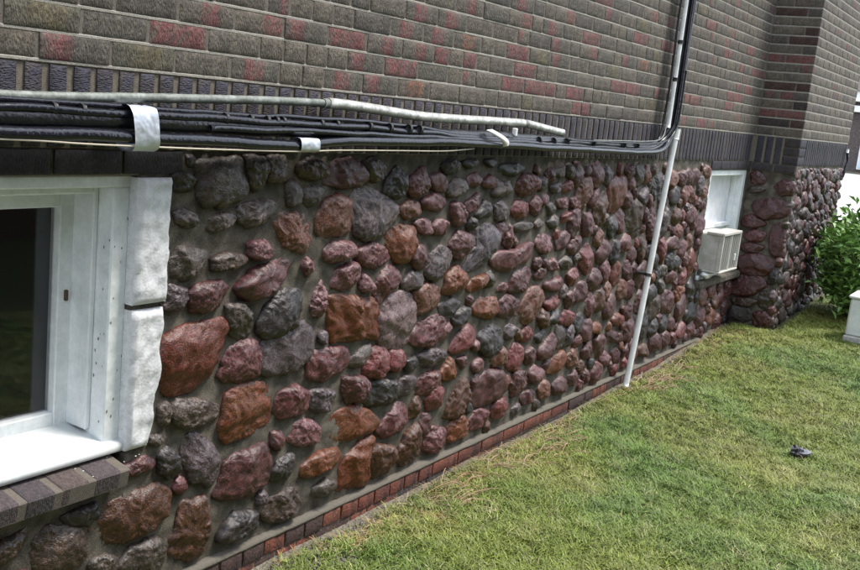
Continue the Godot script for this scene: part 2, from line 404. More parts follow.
func tube_part(pts: Array, rad, called: String, mat: Material, parent: Node, sides := 10, wobble := 0.0) -> MeshInstance3D:
	var st := tool()
	tube(st, pts, rad, sides, wobble)
	st.index()
	return put(done(st), called, mat, parent)

# where a point falls in the picture, in parts of the frame, and how many pixels a metre takes
func seen(p: Vector3) -> Vector3:
	var q := cam.transform.affine_inverse() * p
	if q.z > -0.1: return Vector3(9, 9, 0)
	var k := 0.5 / tan(deg_to_rad(cam.fov) * 0.5)
	return Vector3(q.x / -q.z * k, q.y / -q.z * k, 1.0 / -q.z)

func in_frame(p: Vector3, edge := 0.04) -> bool:
	var s := seen(p)
	return s.z > 0.0 and absf(s.x) < 0.754 + edge and absf(s.y) < 0.5 + edge

# ---------------------------------------------------------------- textures and materials

func noise_image(size: int, freq: float, seed_: int, octaves := 4, kind := FastNoiseLite.TYPE_SIMPLEX_SMOOTH) -> Image:
	var f := FastNoiseLite.new()
	f.noise_type = kind
	f.seed = seed_
	f.frequency = freq
	f.fractal_type = FastNoiseLite.FRACTAL_FBM if octaves > 1 else FastNoiseLite.FRACTAL_NONE
	f.fractal_octaves = octaves
	var im := f.get_seamless_image(size, size)
	im.convert(Image.FORMAT_L8)
	return im

# a grey picture between lo and hi out of two noises
func grit(size: int, f1: float, f2: float, w2: float, lo: Color, hi: Color, seed_: int, gamma := 1.0, contrast := 1.7) -> ImageTexture:
	var a := noise_image(size, f1, seed_)
	var b := noise_image(size, f2, seed_ + 7, 3)
	var da := a.get_data()
	var db := b.get_data()
	var out := PackedByteArray()
	out.resize(size * size * 3)
	var n := size * size
	for i in n:
		var t := clampf((da[i] / 255.0 * (1.0 - w2) + db[i] / 255.0 * w2 - 0.5) * contrast + 0.5, 0.0, 1.0)
		t = pow(t, gamma)
		out[i * 3] = int(255.0 * lerpf(lo.r, hi.r, t))
		out[i * 3 + 1] = int(255.0 * lerpf(lo.g, hi.g, t))
		out[i * 3 + 2] = int(255.0 * lerpf(lo.b, hi.b, t))
	var im := Image.create_from_data(size, size, false, Image.FORMAT_RGB8, out)
	im.generate_mipmaps()
	return ImageTexture.create_from_image(im)

func normal_of(im: Image, strength: float) -> ImageTexture:
	im.convert(Image.FORMAT_RGBA8)
	im.bump_map_to_normal_map(strength)
	im.generate_mipmaps()
	return ImageTexture.create_from_image(im)

func mat(col: Color, rough: float, albedo: Texture2D = null, normal: Texture2D = null, scale := 1.0, depth := 1.0) -> StandardMaterial3D:
	var m := StandardMaterial3D.new()
	m.albedo_color = col
	m.roughness = rough
	if albedo: m.albedo_texture = albedo
	if normal:
		m.normal_enabled = true
		m.normal_texture = normal
		m.normal_scale = depth
	m.uv1_triplanar = true
	m.uv1_world_triplanar = true
	m.uv1_scale = Vector3.ONE * scale
	return m

func lin(r: float, g: float, b: float) -> Color:
	return Color(r, g, b).linear_to_srgb()

func make_materials() -> void:
	var w := Color.WHITE
	var rock := grit(512, 0.05, 0.14, 0.45, Color(.34, .31, .31), Color(1, 1, 1), 3, 1.0, 2.4)
	var rock_n := normal_of(noise_image(512, 0.075, 11, 4), 10.0)
	var stone := mat(w, 0.46, rock, rock_n, 4.6, 0.45)
	stone.vertex_color_use_as_albedo = true
	stone.metallic_specular = 0.55
	M.stone = stone
	# bricks with combed faces
	var comb := noise_image(512, 0.09, 21, 3)
	comb.crop(512, 160)
	comb.resize(512, 512, Image.INTERPOLATE_CUBIC)
	var comb_turned := comb.duplicate()
	comb_turned.rotate_90(CLOCKWISE)
	var face := grit(512, 0.03, 0.16, 0.6, Color(.50, .50, .50), Color(1, 1, 1), 31)
	M.brick = mat(w, 0.86, face, normal_of(comb, 12.0), 4.1, 0.55)
	M.brick.vertex_color_use_as_albedo = true
	M.soldier = mat(w, 0.8, face, normal_of(comb_turned, 14.0), 4.1, 0.6)
	M.soldier.vertex_color_use_as_albedo = true
	var sand := grit(512, 0.03, 0.2, 0.6, Color(.74, .74, .73), Color(1, 1, 1), 41)
	var sand_n := normal_of(noise_image(512, 0.16, 45, 3), 3.5)
	var blotch := grit(512, 0.014, 0.16, 0.35, Color(.58, .57, .54), Color(1, 1, 1), 43, 1.0, 2.4)
	M.mortar = mat(lin(.130, .114, .091), 0.9, blotch, sand_n, 1.6, 0.3)
	M.bed = mat(lin(.43, .405, .36), 0.92, sand, sand_n, 4.0, 0.8)
	M.head_joint = mat(lin(.20, .176, .148), 0.92, sand, sand_n, 4.0, 0.8)
	M.soldier_joint = mat(lin(.23, .20, .162), 0.92, sand, sand_n, 4.0, 0.8)
	M.sill_mortar = mat(lin(.165, .140, .118), 0.9, sand, sand_n, 4.0, 0.8)
	M.ledge = mat(lin(.165, .147, .12), 0.92, sand, sand_n, 4.0, 0.8)
	var chip := grit(512, 0.012, 0.06, 0.35, Color(.90, .91, .91), Color(1, 1, 1), 51)
	M.paint = mat(lin(.82, .85, .86), 0.42, chip, normal_of(noise_image(256, 0.02, 53, 4), 3.0), 2.0, 0.5)
	M.limestone = mat(lin(.70, .71, .72), 0.85, grit(512, 0.02, 0.1, 0.5, Color(.84, .84, .85), Color(1, 1, 1), 55), normal_of(noise_image(512, 0.05, 57, 4), 5.0), 3.0, 0.28)
	M.limestone.cull_mode = BaseMaterial3D.CULL_DISABLED
	M.cable = mat(lin(.010, .010, .016), 0.18, null, normal_of(noise_image(256, 0.03, 61, 3), 4.0), 6.0, 0.4)
	M.tar = mat(lin(.010, .010, .013), 0.32, null, normal_of(noise_image(256, 0.03, 62, 3), 5.0), 5.0, 0.5)
	M.tape = mat(lin(.62, .66, .74), 0.42, null, normal_of(noise_image(256, 0.012, 63, 3), 7.0), 5.0, 0.6)
	M.tape.metallic = 0.55
	M.conduit = mat(lin(.78, .78, .76), 0.36, grit(256, 0.02, 0.1, 0.4, Color(.6, .6, .58), Color(1, 1, 1), 64), null, 3.0)
	M.conduit.metallic = 0.3
	M.old_conduit = mat(lin(.30, .33, .31), 0.5, grit(256, 0.02, 0.1, 0.4, Color(.55, .55, .52), Color(1, 1, 1), 65), null, 3.0)
	M.wire = mat(lin(.50, .45, .36), 0.5)
	M.plastic = mat(lin(.86, .86, .86), 0.35, grit(256, 0.015, 0.1, 0.3, Color(.86, .86, .85), Color(1, 1, 1), 66), null, 2.0)
	M.black = mat(lin(.02, .02, .02), 0.5)
	M.appliance = mat(lin(.56, .55, .525), 0.5, grit(256, 0.015, 0.1, 0.3, Color(.84, .83, .8), Color(1, 1, 1), 67), null, 2.0)
	M.louvre = mat(lin(.33, .32, .295), 0.5)
	M.appliance_dark = mat(lin(.16, .145, .125), 0.55)
	M.board = mat(lin(.78, .79, .82), 0.4, chip, null, 2.0)
	M.dark_room = mat(lin(.06, .058, .055), 0.9)
	M.glass = StandardMaterial3D.new()
	M.glass.albedo_color = Color(.10, .12, .13, .16)
	M.glass.transparency = BaseMaterial3D.TRANSPARENCY_ALPHA
	M.glass.roughness = 0.03
	M.glass.metallic_specular = 0.5
	var soil := grit(512, 0.02, 0.14, 0.6, Color(.60, .58, .55), Color(1, 1, 1), 71)
	M.ground = mat(w, 0.95, soil, normal_of(noise_image(512, 0.06, 73, 5), 12.0), 1.7, 1.0)
	M.ground.vertex_color_use_as_albedo = true
	M.blade = StandardMaterial3D.new()
	M.blade.vertex_color_use_as_albedo = true
	M.blade.roughness = 0.6
	M.blade.cull_mode = BaseMaterial3D.CULL_DISABLED
	M.blade.backlight_enabled = true
	M.blade.backlight = Color(.12, .14, .05)
	M.straw = StandardMaterial3D.new()
	M.straw.vertex_color_use_as_albedo = true
	M.straw.roughness = 0.75
	M.straw.cull_mode = BaseMaterial3D.CULL_DISABLED
	M.pebble = mat(w, 0.85, rock, rock_n, 9.0, 0.5)
	M.pebble.vertex_color_use_as_albedo = true
	M.leaf = StandardMaterial3D.new()
	M.leaf.vertex_color_use_as_albedo = true
	M.leaf.roughness = 0.5
	M.leaf.cull_mode = BaseMaterial3D.CULL_DISABLED
	M.leaf.backlight_enabled = true
	M.leaf.backlight = Color(.10, .16, .05)
	M.bare_wood = mat(lin(.20, .16, .12), 0.9)
	M.twig = mat(lin(.09, .06, .04), 0.9)
	M.concrete = mat(lin(.58, .57, .55), 0.85, sand, null, 0.4)
	M.far_wall = mat(lin(.13, .105, .10), 0.85, face, null, 1.0)
	M.opposite = mat(lin(.20, .135, .105), 0.85, face, null, 1.0)
	M.far_glass = mat(lin(.05, .06, .07), 0.08)
	M.far_pane = mat(lin(.45, .60, .68), 0.15)
	M.box_white = mat(lin(.74, .76, .76), 0.6, chip, null, 1.2)
	M.scrap = mat(lin(.03, .03, .035), 0.5)
	M.scrap_pale = mat(lin(.13, .135, .16), 0.5)

# ---------------------------------------------------------------- masonry pieces

# mineral patches and specks: three rock colours mixed by noise alone
func pal_at(c: Array, p: Vector3, off: float) -> Color:
	var a := nz.get_noise_3d(p.x * 320.0 + off, p.y * 320.0, p.z * 320.0)
	var b := nz2.get_noise_3d(p.x * 1100.0, p.y * 1100.0 + off, p.z * 320.0)
	var d := nz2.get_noise_3d(p.x * 2200.0 + 70.0, p.y * 2200.0 + off, p.z * 320.0)
	var col: Color = c[0].lerp(c[1], smoothstep(-0.05, 0.3, a))
	col = col.lerp(c[2], smoothstep(-0.02, 0.25, b) * 0.95)
	col = col.lerp(c[1], smoothstep(0.05, 0.3, d) * 0.9)
	return col

# a stone set in mortar; outline in the plane (right, up), front along +z; round its own middle
func stone_mesh(poly: PackedVector2Array, kind: String, around: int, seed_: float, swell := 1.05) -> Array:
	var pts := poly
	for it in 2:
		var nw := PackedVector2Array()
		for i in pts.size():
			var a := pts[i]
			var b := pts[(i + 1) % pts.size()]
			var cut := 0.13 if it == 0 else 0.22
			nw.append(a.lerp(b, cut)); nw.append(a.lerp(b, 1.0 - cut))
		pts = nw
	var mid := Vector2.ZERO
	var area := 0.0
	for i in poly.size():
		var a := poly[i]
		var b := poly[(i + 1) % poly.size()]
		var cr := a.cross(b)
		area += cr
		mid += (a + b) * cr
	mid /= 3.0 * area
	area = absf(area) * 0.5
	var size := sqrt(area)
	var out := clampf(0.018 + 0.21 * size, 0.022, 0.040) * rng.randf_range(0.8, 1.2)
	var radii := PackedFloat32Array()
	for k in around:
		var a := TAU * k / around
		var far := mid + Vector2(cos(a), sin(a)) * 1.0
		var best := 0.0
		for i in pts.size():
			var hit = Geometry2D.segment_intersects_segment(mid, far, pts[i], pts[(i + 1) % pts.size()])
			if hit != null: best = max(best, mid.distance_to(hit))
		best *= swell * (1.0 + nz.get_noise_3d(cos(a) * 60.0, sin(a) * 60.0, seed_ * 11.0) * 0.10 + nz2.get_noise_3d(cos(a) * 110.0, sin(a) * 110.0, seed_ * 11.0) * 0.06)
		radii.append(max(best, size * 0.2))
	# broken faces: the dome is cut by a few slanting planes
	var cuts := []
	for k in rng.randi_range(3, 5):
		var an := rng.randf() * TAU
		cuts.append([Vector2(cos(an), sin(an)), rng.randf_range(0.05, 0.36) * size, rng.randf_range(0.22, 0.7)])
	var tilt := Vector2(rng.randf_range(-0.10, 0.10), rng.randf_range(-0.14, 0.10))
	var pw := rng.randf_range(4.2, 8.0)
	var colours: Array = PAL[kind]
	var rough := rng.randf_range(0.7, 1.35)
	var st := tool()
	st.set_smooth_group(0)
	# an even grid bent into the outline, so that no point draws all faces together
	var n := 28 if around > 40 else (17 if around > 26 else 12)
	var P := []
	var C := []
	for j in n + 1:
		var row := []
		var crow := []
		for i in n + 1:
			var gx := sin((2.0 * i / n - 1.0) * PI * 0.5) * 0.35 + (2.0 * i / n - 1.0) * 0.65
			var gy := sin((2.0 * j / n - 1.0) * PI * 0.5) * 0.35 + (2.0 * j / n - 1.0) * 0.65
			var d := Vector2(gx * sqrt(1.0 - gy * gy * 0.5), gy * sqrt(1.0 - gx * gx * 0.5))
			var t := minf(d.length(), 1.0)
			var edge: bool = i == 0 or j == 0 or i == n or j == n
			if edge: t = 1.0
			var f := fposmod(d.angle(), TAU) / TAU * around
			var k := int(f)
			var r: float = lerpf(radii[k % around], radii[(k + 1) % around], f - k) * t
			var dir := d.normalized() if t > 0.0001 else Vector2.ZERO
			var p := Vector3(dir.x * r, dir.y * r, 0)
			var prof := pow(maxf(0.0, 1.0 - pow(t * 0.997, pw)), 0.5)
			p.z = stone_height(p, out, prof, cuts, tilt, size)
			var w := p + Vector3(mid.x, mid.y, seed_ * 3.7)
			var fade: float = clampf(prof * 1.4, 0.0, 1.0)
			p.z += stone_rough(w, out) * fade * rough
			if not edge:
				p.x += nz.get_noise_3d(w.x * 600 + 50, w.y * 600, seed_) * 0.006 * (1.0 - t)
				p.y += nz.get_noise_3d(w.x * 600, w.y * 600 + 80, seed_) * 0.006 * (1.0 - t)
			row.append(p); crow.append(pal_at(colours, w, seed_))
		P.append(row); C.append(crow)
	for j in n:
		for i in n:
			var q := [[i, j], [i, j + 1], [i + 1, j + 1], [i + 1, j]]
			var order := [0, 1, 2, 0, 2, 3] if (i < n / 2) == (j < n / 2) else [0, 1, 3, 1, 2, 3]
			for o in order:
				st.set_color(C[q[o][1]][q[o][0]]); st.add_vertex(P[q[o][1]][q[o][0]])
	for s in n:
		for e in [[s, 0, s + 1, 0], [n, s, n, s + 1], [n - s, n, n - s - 1, n], [0, n - s, 0, n - s - 1]]:
			var u: Vector3 = P[e[1]][e[0]]
			var v: Vector3 = P[e[3]][e[2]]
			st.set_color(C[e[1]][e[0]])
			quad(st, u, v, Vector3(v.x, v.y, -0.02), Vector3(u.x, u.y, -0.02))
	st.index()
	return [done(st), mid, area]

func stone_height(p: Vector3, out: float, prof: float, cuts: Array, tilt: Vector2, size: float) -> float:
	var top := out
	for c in cuts:
		var d: float = p.x * c[0].x + p.y * c[0].y - c[1]
		top = min(top, out - c[2] * d) if d > 0.0 else top
	return max(top, out * 0.62) * prof + (tilt.x * p.x + tilt.y * p.y) * prof

func stone_rough(w: Vector3, out: float) -> float:
	return cell.get_noise_3d(w.x * 110, w.y * 110, w.z * 100) * 0.30 * out + nz.get_noise_3d(w.x * 520, w.y * 520, w.z * 100) * 0.12 * out + nz2.get_noise_3d(w.x * 1100, w.y * 1100, w.z * 100) * 0.0055 * clampf(out * 28.0, 0.4, 1.0)

# a brick with worn edges round its middle, front face at z = 0, colours from a rule
func brick_mesh(w: float, h: float, depth: float, c1: Color, c2: Color, where: Array, seed_: float) -> ArrayMesh:
	var e := 0.0045
	var xs := [-w / 2, -w / 2 + e]
	var nxs := maxi(1, int(w / 0.013))
	for k in range(1, nxs): xs.append(lerpf(-w / 2 + e, w / 2 - e, float(k) / nxs))
	xs.append(w / 2 - e); xs.append(w / 2)
	var ys := [-h / 2, -h / 2 + e]
	var nys := maxi(1, int(h / 0.018))
	for k in range(1, nys): ys.append(lerpf(-h / 2 + e, h / 2 - e, float(k) / nys))
	ys.append(h / 2 - e); ys.append(h / 2)
	var P := []
	var Cc := []
	for j in ys.size():
		var row := []
		var crow := []
		for i in xs.size():
			var edge: bool = i == 0 or j == 0 or i == xs.size() - 1 or j == ys.size() - 1
			var p := Vector3(xs[i], ys[j], 0)
			var n := nz.get_noise_3d(p.x * 300, p.y * 300, seed_ * 31.0)
			if edge:
				p.z = -0.0024 + n * 0.0018
				p.x += nz.get_noise_3d(p.x * 500, p.y * 500, seed_ * 17.0) * 0.0022
				p.y += nz.get_noise_3d(p.x * 500 + 90, p.y * 500, seed_ * 13.0) * 0.0022
			else:
				p.z = n * 0.0022
			var f := p.x / w + 0.5
			var amount := 0.0
			if where[1] > where[0]:
				amount = smoothstep(where[0] - 0.07, where[0] + 0.05, f) * (1.0 - smoothstep(where[1] - 0.05, where[1] + 0.07, f))
				amount *= clampf(0.68 + nz2.get_noise_3d(p.x * 900, p.y * 700, seed_ * 7.0) * 1.6, 0.05, 1.0)
			var v := 1.0 + nz2.get_noise_3d(p.x * 420, p.y * 420, seed_ * 23.0) * 0.5
			var col := c1.lerp(c2, amount)
			row.append(p); crow.append(Color(col.r * v, col.g * v, col.b * v))
		P.append(row); Cc.append(crow)
	var st := tool()
	st.set_smooth_group(0)
	for j in ys.size() - 1:
		for i in xs.size() - 1:
			for c in [[i, j], [i, j + 1], [i + 1, j + 1], [i, j], [i + 1, j + 1], [i + 1, j]]:
				st.set_color(Cc[c[1]][c[0]]); st.add_vertex(P[c[1]][c[0]])
	st.set_smooth_group(-1)
	var nx := xs.size() - 1
	var ny := ys.size() - 1
	st.set_color(c1)
	var ring := [P[0][0], P[ny][0], P[ny][nx], P[0][nx]]
	for k in 4:
		var a: Vector3 = ring[k]
		var b: Vector3 = ring[(k + 1) % 4]
		quad(st, b, a, Vector3(a.x, a.y, -depth), Vector3(b.x, b.y, -depth))
	return done(st)

func poly_of(data: Array) -> PackedVector2Array:
	var p := PackedVector2Array()
	for i in range(0, data.size(), 2): p.append(Vector2(data[i], data[i + 1]) * 0.001)
	return p

# an uneven sheet of mortar facing +z, with its edges turned back
func mortar_sheet(st: SurfaceTool, x0: float, x1: float, y0: float, y1: float, z: float, step := 0.03, back := 0.25, swell := 0.0) -> void:
	st.set_smooth_group(0)
	var nx := maxi(1, int(ceil((x1 - x0) / step)))
	var ny := maxi(1, int(ceil((y1 - y0) / step)))
	var at := func(i: int, j: int) -> Vector3:
		var x := lerpf(x0, x1, float(i) / nx)
		var y := lerpf(y0, y1, float(j) / ny)
		var up := 0.0
		if swell > 0.0:
			for o in [Vector2(0.014, 0), Vector2(-0.014, 0), Vector2(0, 0.014), Vector2(0, -0.014), Vector2(0, 0)]:
				var p: Vector2 = Vector2(x, y) + o
				if p.y > OY and p.y < SOLDIER_BOTTOM - 0.01 and occ_at(p): up += swell * 0.2
		return Vector3(x, y, z + up + nz.get_noise_2d(x * 130.0, y * 130.0) * 0.008 + nz2.get_noise_2d(x * 420.0, y * 420.0) * 0.0045)
	var grid := []
	for i in nx + 1:
		var col := PackedVector3Array()
		for j in ny + 1: col.append(at.call(i, j))
		grid.append(col)
	for i in nx:
		for j in ny:
			quad(st, grid[i][j], grid[i][j + 1], grid[i + 1][j + 1], grid[i + 1][j])
	st.set_smooth_group(-1)
	for i in nx:
		for e in [[0, 1], [ny, -1]]:
			var a: Vector3 = at.call(i, e[0])
			var b: Vector3 = at.call(i + 1, e[0])
			if e[1] < 0:
				var t := a
				a = b; b = t
			quad(st, a, b, Vector3(b.x, b.y, z - back), Vector3(a.x, a.y, z - back))
	for j in ny:
		for e in [[0, -1], [nx, 1]]:
			var a: Vector3 = at.call(e[0], j)
			var b: Vector3 = at.call(e[0], j + 1)
			if e[1] < 0:
				var t := a
				a = b; b = t
			quad(st, a, b, Vector3(b.x, b.y, z - back), Vector3(a.x, a.y, z - back))

# ---------------------------------------------------------------- ground

func ground_y(x: float, z: float) -> float:
	var y := 0.0
	if x > 4.5: y = 0.2 * pow((min(x, 9.7) - 4.5) / 5.2, 1.6)
	if x > 9.7: y = 0.2 + (min(x, 60.0) - 9.7) * 0.037
	var near := smoothstep(-1.0, 0.4, x) * (1.0 - smoothstep(12.0, 14.0, x))
	y += near * (nz.get_noise_2d(x * 22.0, z * 22.0) * 0.022 + nz2.get_noise_2d(x * 60.0, z * 60.0) * 0.008)
	y -= 0.016 * (1.0 - smoothstep(0.05, 0.25, z)) * (1.0 - smoothstep(5.5, 7.0, x)) * near
	return y

# how much of the ground is bare: 0 lawn .. 1 bare, and how much is straw
func bare_at(x: float, z: float) -> Vector2:
	var n := nz.get_noise_2d(x * 55.0, z * 75.0)
	var n2 := nz2.get_noise_2d(x * 28.0 + 70.0, z * 28.0)
	var gravel := 0.0
	# grey grit by the foot of the wall near the window, and again past the white pipe
	gravel += (1.0 - smoothstep(0.18, 0.42, z + n * 0.15)) * (1.0 - smoothstep(2.7, 3.35, x + n * 0.4))
	gravel += exp(-pow((x - 6.45) / 0.45, 2.0) - pow((z - 0.14) / 0.13, 2.0)) * (0.9 + n)
	gravel += exp(-pow((x - 3.1) / 0.35, 2.0) - pow((z - 0.12) / 0.12, 2.0)) * 0.7
	gravel += exp(-pow((x - 5.75) / 0.35, 2.0) - pow((z - 0.10) / 0.07, 2.0)) * 0.7
	gravel += (1.0 - smoothstep(0.05, 0.14, z + n * 0.05)) * 0.55
	var width := 0.24 + 0.08 * sin(x * 2.1) + n2 * 0.22
	var straw := (1.0 - smoothstep(width * 0.55, width * 1.2, z + n * 0.12))
	straw *= 0.35 + 0.65 * smoothstep(2.4, 3.2, x + n)
	straw += smoothstep(0.2, 0.5, n2) * 0.1
	return Vector2(clampf(gravel, 0, 1), clampf(straw, 0, 1))

func build_ground() -> void:
	var xs := []
	for v in [-90.0, -50.0, -25.0, -12.0, -6.0, -3.0]: xs.append(v)
	var x := -1.5
	while x < 12.0:
		xs.append(x); x += 0.06
	for v in [12.5, 13.5, 15.0, 18.0, 22.0, 26.0, 30.0, 40.0, 60.0, 100.0, 180.0]: xs.append(v)
	var zs := []
	for v in [-120.0, -60.0, -30.0, -15.0, -8.0, -4.0, -2.0, -0.6]: zs.append(v)
	var z := -0.1
	while z < 3.2:
		zs.append(z); z += 0.05
	for v in [3.5, 4.0, 5.0, 7.0, 10.0, 16.0, 30.0, 60.0, 120.0]: zs.append(v)
	var st := tool()
	st.set_smooth_group(0)
	for j in zs.size():
		for i in xs.size():
			var p := Vector3(xs[i], ground_y(xs[i], zs[j]), zs[j])
			var b := bare_at(p.x, p.z)
			var c := Color(.080, .105, .026).lerp(Color(.15, .115, .06), b.y)
			c = c.lerp(Color(.27, .245, .195), b.x)
			st.set_color(c)
			st.add_vertex(p)
	for j in zs.size() - 1:
		for i in xs.size() - 1:
			var a := j * xs.size() + i
			for k in [a, a + 1, a + xs.size() + 1, a, a + xs.size() + 1, a + xs.size()]: st.add_index(k)
	var g := put(done(st), "ground", M.ground, self)
	tag(g, "", "", "", "structure")

func clump(blades: int, tall: float, wide: float, spread: float, lean: float, seed_: int) -> ArrayMesh:
	var r := RandomNumberGenerator.new()
	r.seed = seed_
	var st := tool()
	st.set_smooth_group(-1)
	for k in blades:
		var a := r.randf() * TAU
		var root := Vector3(r.randf_range(-spread, spread), -0.004, r.randf_range(-spread, spread))
		var dir := Vector3(cos(a), 0, sin(a))
		var side := Vector3(-dir.z, 0, dir.x) * wide * r.randf_range(0.7, 1.3)
		var h := tall * r.randf_range(0.45, 1.1)
		var l := lean * r.randf_range(0.3, 1.5)
		var p1 := root + Vector3.UP * h * 0.5 + dir * h * l * 0.3
		var p2 := root + Vector3.UP * h * (1.0 - 0.25 * l) + dir * h * l
		var v := r.randf_range(0.7, 1.3)
		st.set_color(Color(v, v * r.randf_range(0.92, 1.06), v * r.randf_range(0.8, 1.1)))
		quad(st, root - side, p1 - side * 0.8, p1 + side * 0.8, root + side)
		st.add_vertex(p1 - side * 0.8); st.add_vertex(p2); st.add_vertex(p1 + side * 0.8)
	return done(st)

func scatter(mesh: Mesh, spots: Array, called: String, m: Material) -> MultiMeshInstance3D:
	var mm := MultiMesh.new()
	mm.transform_format = MultiMesh.TRANSFORM_3D
	mm.use_colors = true
	mm.mesh = mesh
	mm.instance_count = spots.size()
	for i in spots.size():
		mm.set_instance_transform(i, spots[i][0])
		mm.set_instance_color(i, spots[i][1])
	var o := MultiMeshInstance3D.new()
	o.multimesh = mm
	o.material_override = m
	o.name = numbered(called)
	add_child(o)
	return o

func build_lawn() -> void:
	var green := []
	var green2 := []
	var dry := []
	var grit_spots := []
	var r := RandomNumberGenerator.new()
	r.seed = 77
	var wall_z := func(x: float) -> float: return 0.06 if x < CORNER - 0.02 else BAY + 0.07
	for i in 150000:
		var x := r.randf_range(1.2, 12.5)
		var z := r.randf_range(0.03, 2.9)
		if r.randf() > (1.0 if z < 1.9 else 0.45): continue
		if x > 9.6 and r.randf() > 0.6: continue
		if z < wall_z.call(x): continue
		var b := bare_at(x, z)
		var p := Vector3(x, ground_y(x, z), z)
		var n := nz.get_noise_2d(x * 40.0, z * 40.0)
		var n2 := nz2.get_noise_2d(x * 18.0, z * 18.0 + 33.0)
		var t := Transform3D(Basis(Vector3.UP, r.randf() * TAU).scaled(Vector3(1, 1, 1) * r.randf_range(0.7, 1.25)), p)
		if b.x > 0.3 and r.randf() < b.x * 0.62: continue
		# one colour for each whole tuft
		var c := Color(.180, .225, .038).lerp(Color(.108, .195, .040), smoothstep(-0.6, 0.7, n2 + (z - 1.0) * 0.35))
		c = c.lerp(Color(.225, .232, .056), smoothstep(0.0, 0.4, n) * 0.6)
		if r.randf() < 0.08: c = c.lerp(Color(.36, .33, .17), 0.75)
		var v := r.randf_range(0.55, 1.45)
		c = Color(c.r * v, c.g * v, c.b * v)
		if r.randf() < b.y * 0.62:
			if r.randf() < 0.5:
				var dc := Color(.38, .235, .100).lerp(Color(.47, .36, .20), r.randf())
				dc = dc.lerp(Color(.19, .15, .05), 0.4 * r.randf())
				dry.append([t, dc])
			continue
		if r.randf() < 0.5: green.append([t, c])
		else: green2.append([t, c])
	for i in 9000:
		var x := r.randf_range(1.6, 7.6)
		var z := r.randf_range(0.05, 0.6)
		var b := bare_at(x, z)
		if r.randf() > b.x + 0.03: continue
		var s := r.randf_range(0.35, 1.0) * r.randf_range(0.4, 1.0)
		var bs := Basis.from_euler(Vector3(r.randf() * 6, r.randf() * 6, r.randf() * 6)).scaled(Vector3(s, s * 0.8, s))
		var v := r.randf_range(0.16, 0.42)
		grit_spots.append([Transform3D(bs, Vector3(x, ground_y(x, z) + 0.002, z)), Color(v, v * 0.95, v * 0.86)])
	var g: Node3D = scatter(clump(16, 0.042, 0.0019, 0.022, 0.85, 5), green, "lawn_grass", M.blade)
	tag(g, "short mown green lawn grass with yellow blades beside the wall", "grass", "", "stuff")
	g = scatter(clump(14, 0.038, 0.0022, 0.024, 1.2, 9), green2, "lawn_undergrowth", M.blade)
	tag(g, "low flattened olive green grass under the taller lawn blades", "grass", "", "stuff")
	g = scatter(clump(9, 0.036, 0.0017, 0.028, 1.4, 15), dry, "dry_grass", M.straw)
	tag(g, "dry straw coloured dead grass along the foot of the wall", "dry grass", "", "stuff")
	var pm := SphereMesh.new()
	pm.radius = 0.011; pm.height = 0.018; pm.radial_segments = 6; pm.rings = 3
	g = scatter(pm, grit_spots, "gravel", M.pebble)
	tag(g, "loose grey gravel and grit on bare soil by the brick base", "gravel", "", "stuff")
	# long dead stalks fallen out from the wall
	var stalks := tool()
	for i in 260:
		var x := r.randf_range(3.2, 6.4)
		var z := r.randf_range(0.06, 0.30)
		if bare_at(x, z).y < 0.3: continue
		var p := Vector3(x, ground_y(x, z) + 0.012, z)
		var a := r.randf_range(-0.5, 1.5)
		var l := r.randf_range(0.05, 0.16)
		var q := p + Vector3(cos(a) * l, r.randf_range(0.0, 0.03), sin(a) * l)
		stalks.set_color(Color(.40, .30, .20).lerp(Color(.30, .17, .10), r.randf()))
		tube(stalks, [p, p.lerp(q, 0.5) + Vector3.UP * r.randf_range(0.004, 0.03), q], r.randf_range(0.0012, 0.0024), 4)
	g = put(done(stalks), "dead_stalks", M.straw, self)
	tag(g, "long fallen brown stalks lying beside the brick base course", "dead stalks", "", "stuff")

# ---------------------------------------------------------------- the house

var occ := PackedByteArray()
var onx := 0
var ony := 0
const OX := -1.0
const OY := 0.08
const OR := 0.005

func occ_mark(poly: PackedVector2Array) -> void:
	var lo := Vector2(9, 9)
	var hi := Vector2(-9, -9)
	for p in poly:
		lo = lo.min(p); hi = hi.max(p)
	for j in range(maxi(0, int((lo.y - OY) / OR)), mini(ony, int((hi.y - OY) / OR) + 1)):
		for i in range(maxi(0, int((lo.x - OX) / OR)), mini(onx, int((hi.x - OX) / OR) + 1)):
			if occ[j * onx + i] == 0 and Geometry2D.is_point_in_polygon(Vector2(OX + (i + 0.5) * OR, OY + (j + 0.5) * OR), poly):
				occ[j * onx + i] = 1

func occ_at(p: Vector2) -> bool:
	var i := int((p.x - OX) / OR)
	var j := int((p.y - OY) / OR)
	return i < 0 or j < 0 or i >= onx or j >= ony or occ[j * onx + i] == 1

func rect(x0: float, x1: float, y0: float, y1: float) -> PackedVector2Array:
	return PackedVector2Array([Vector2(x0, y0), Vector2(x1, y0), Vector2(x1, y1), Vector2(x0, y1)])

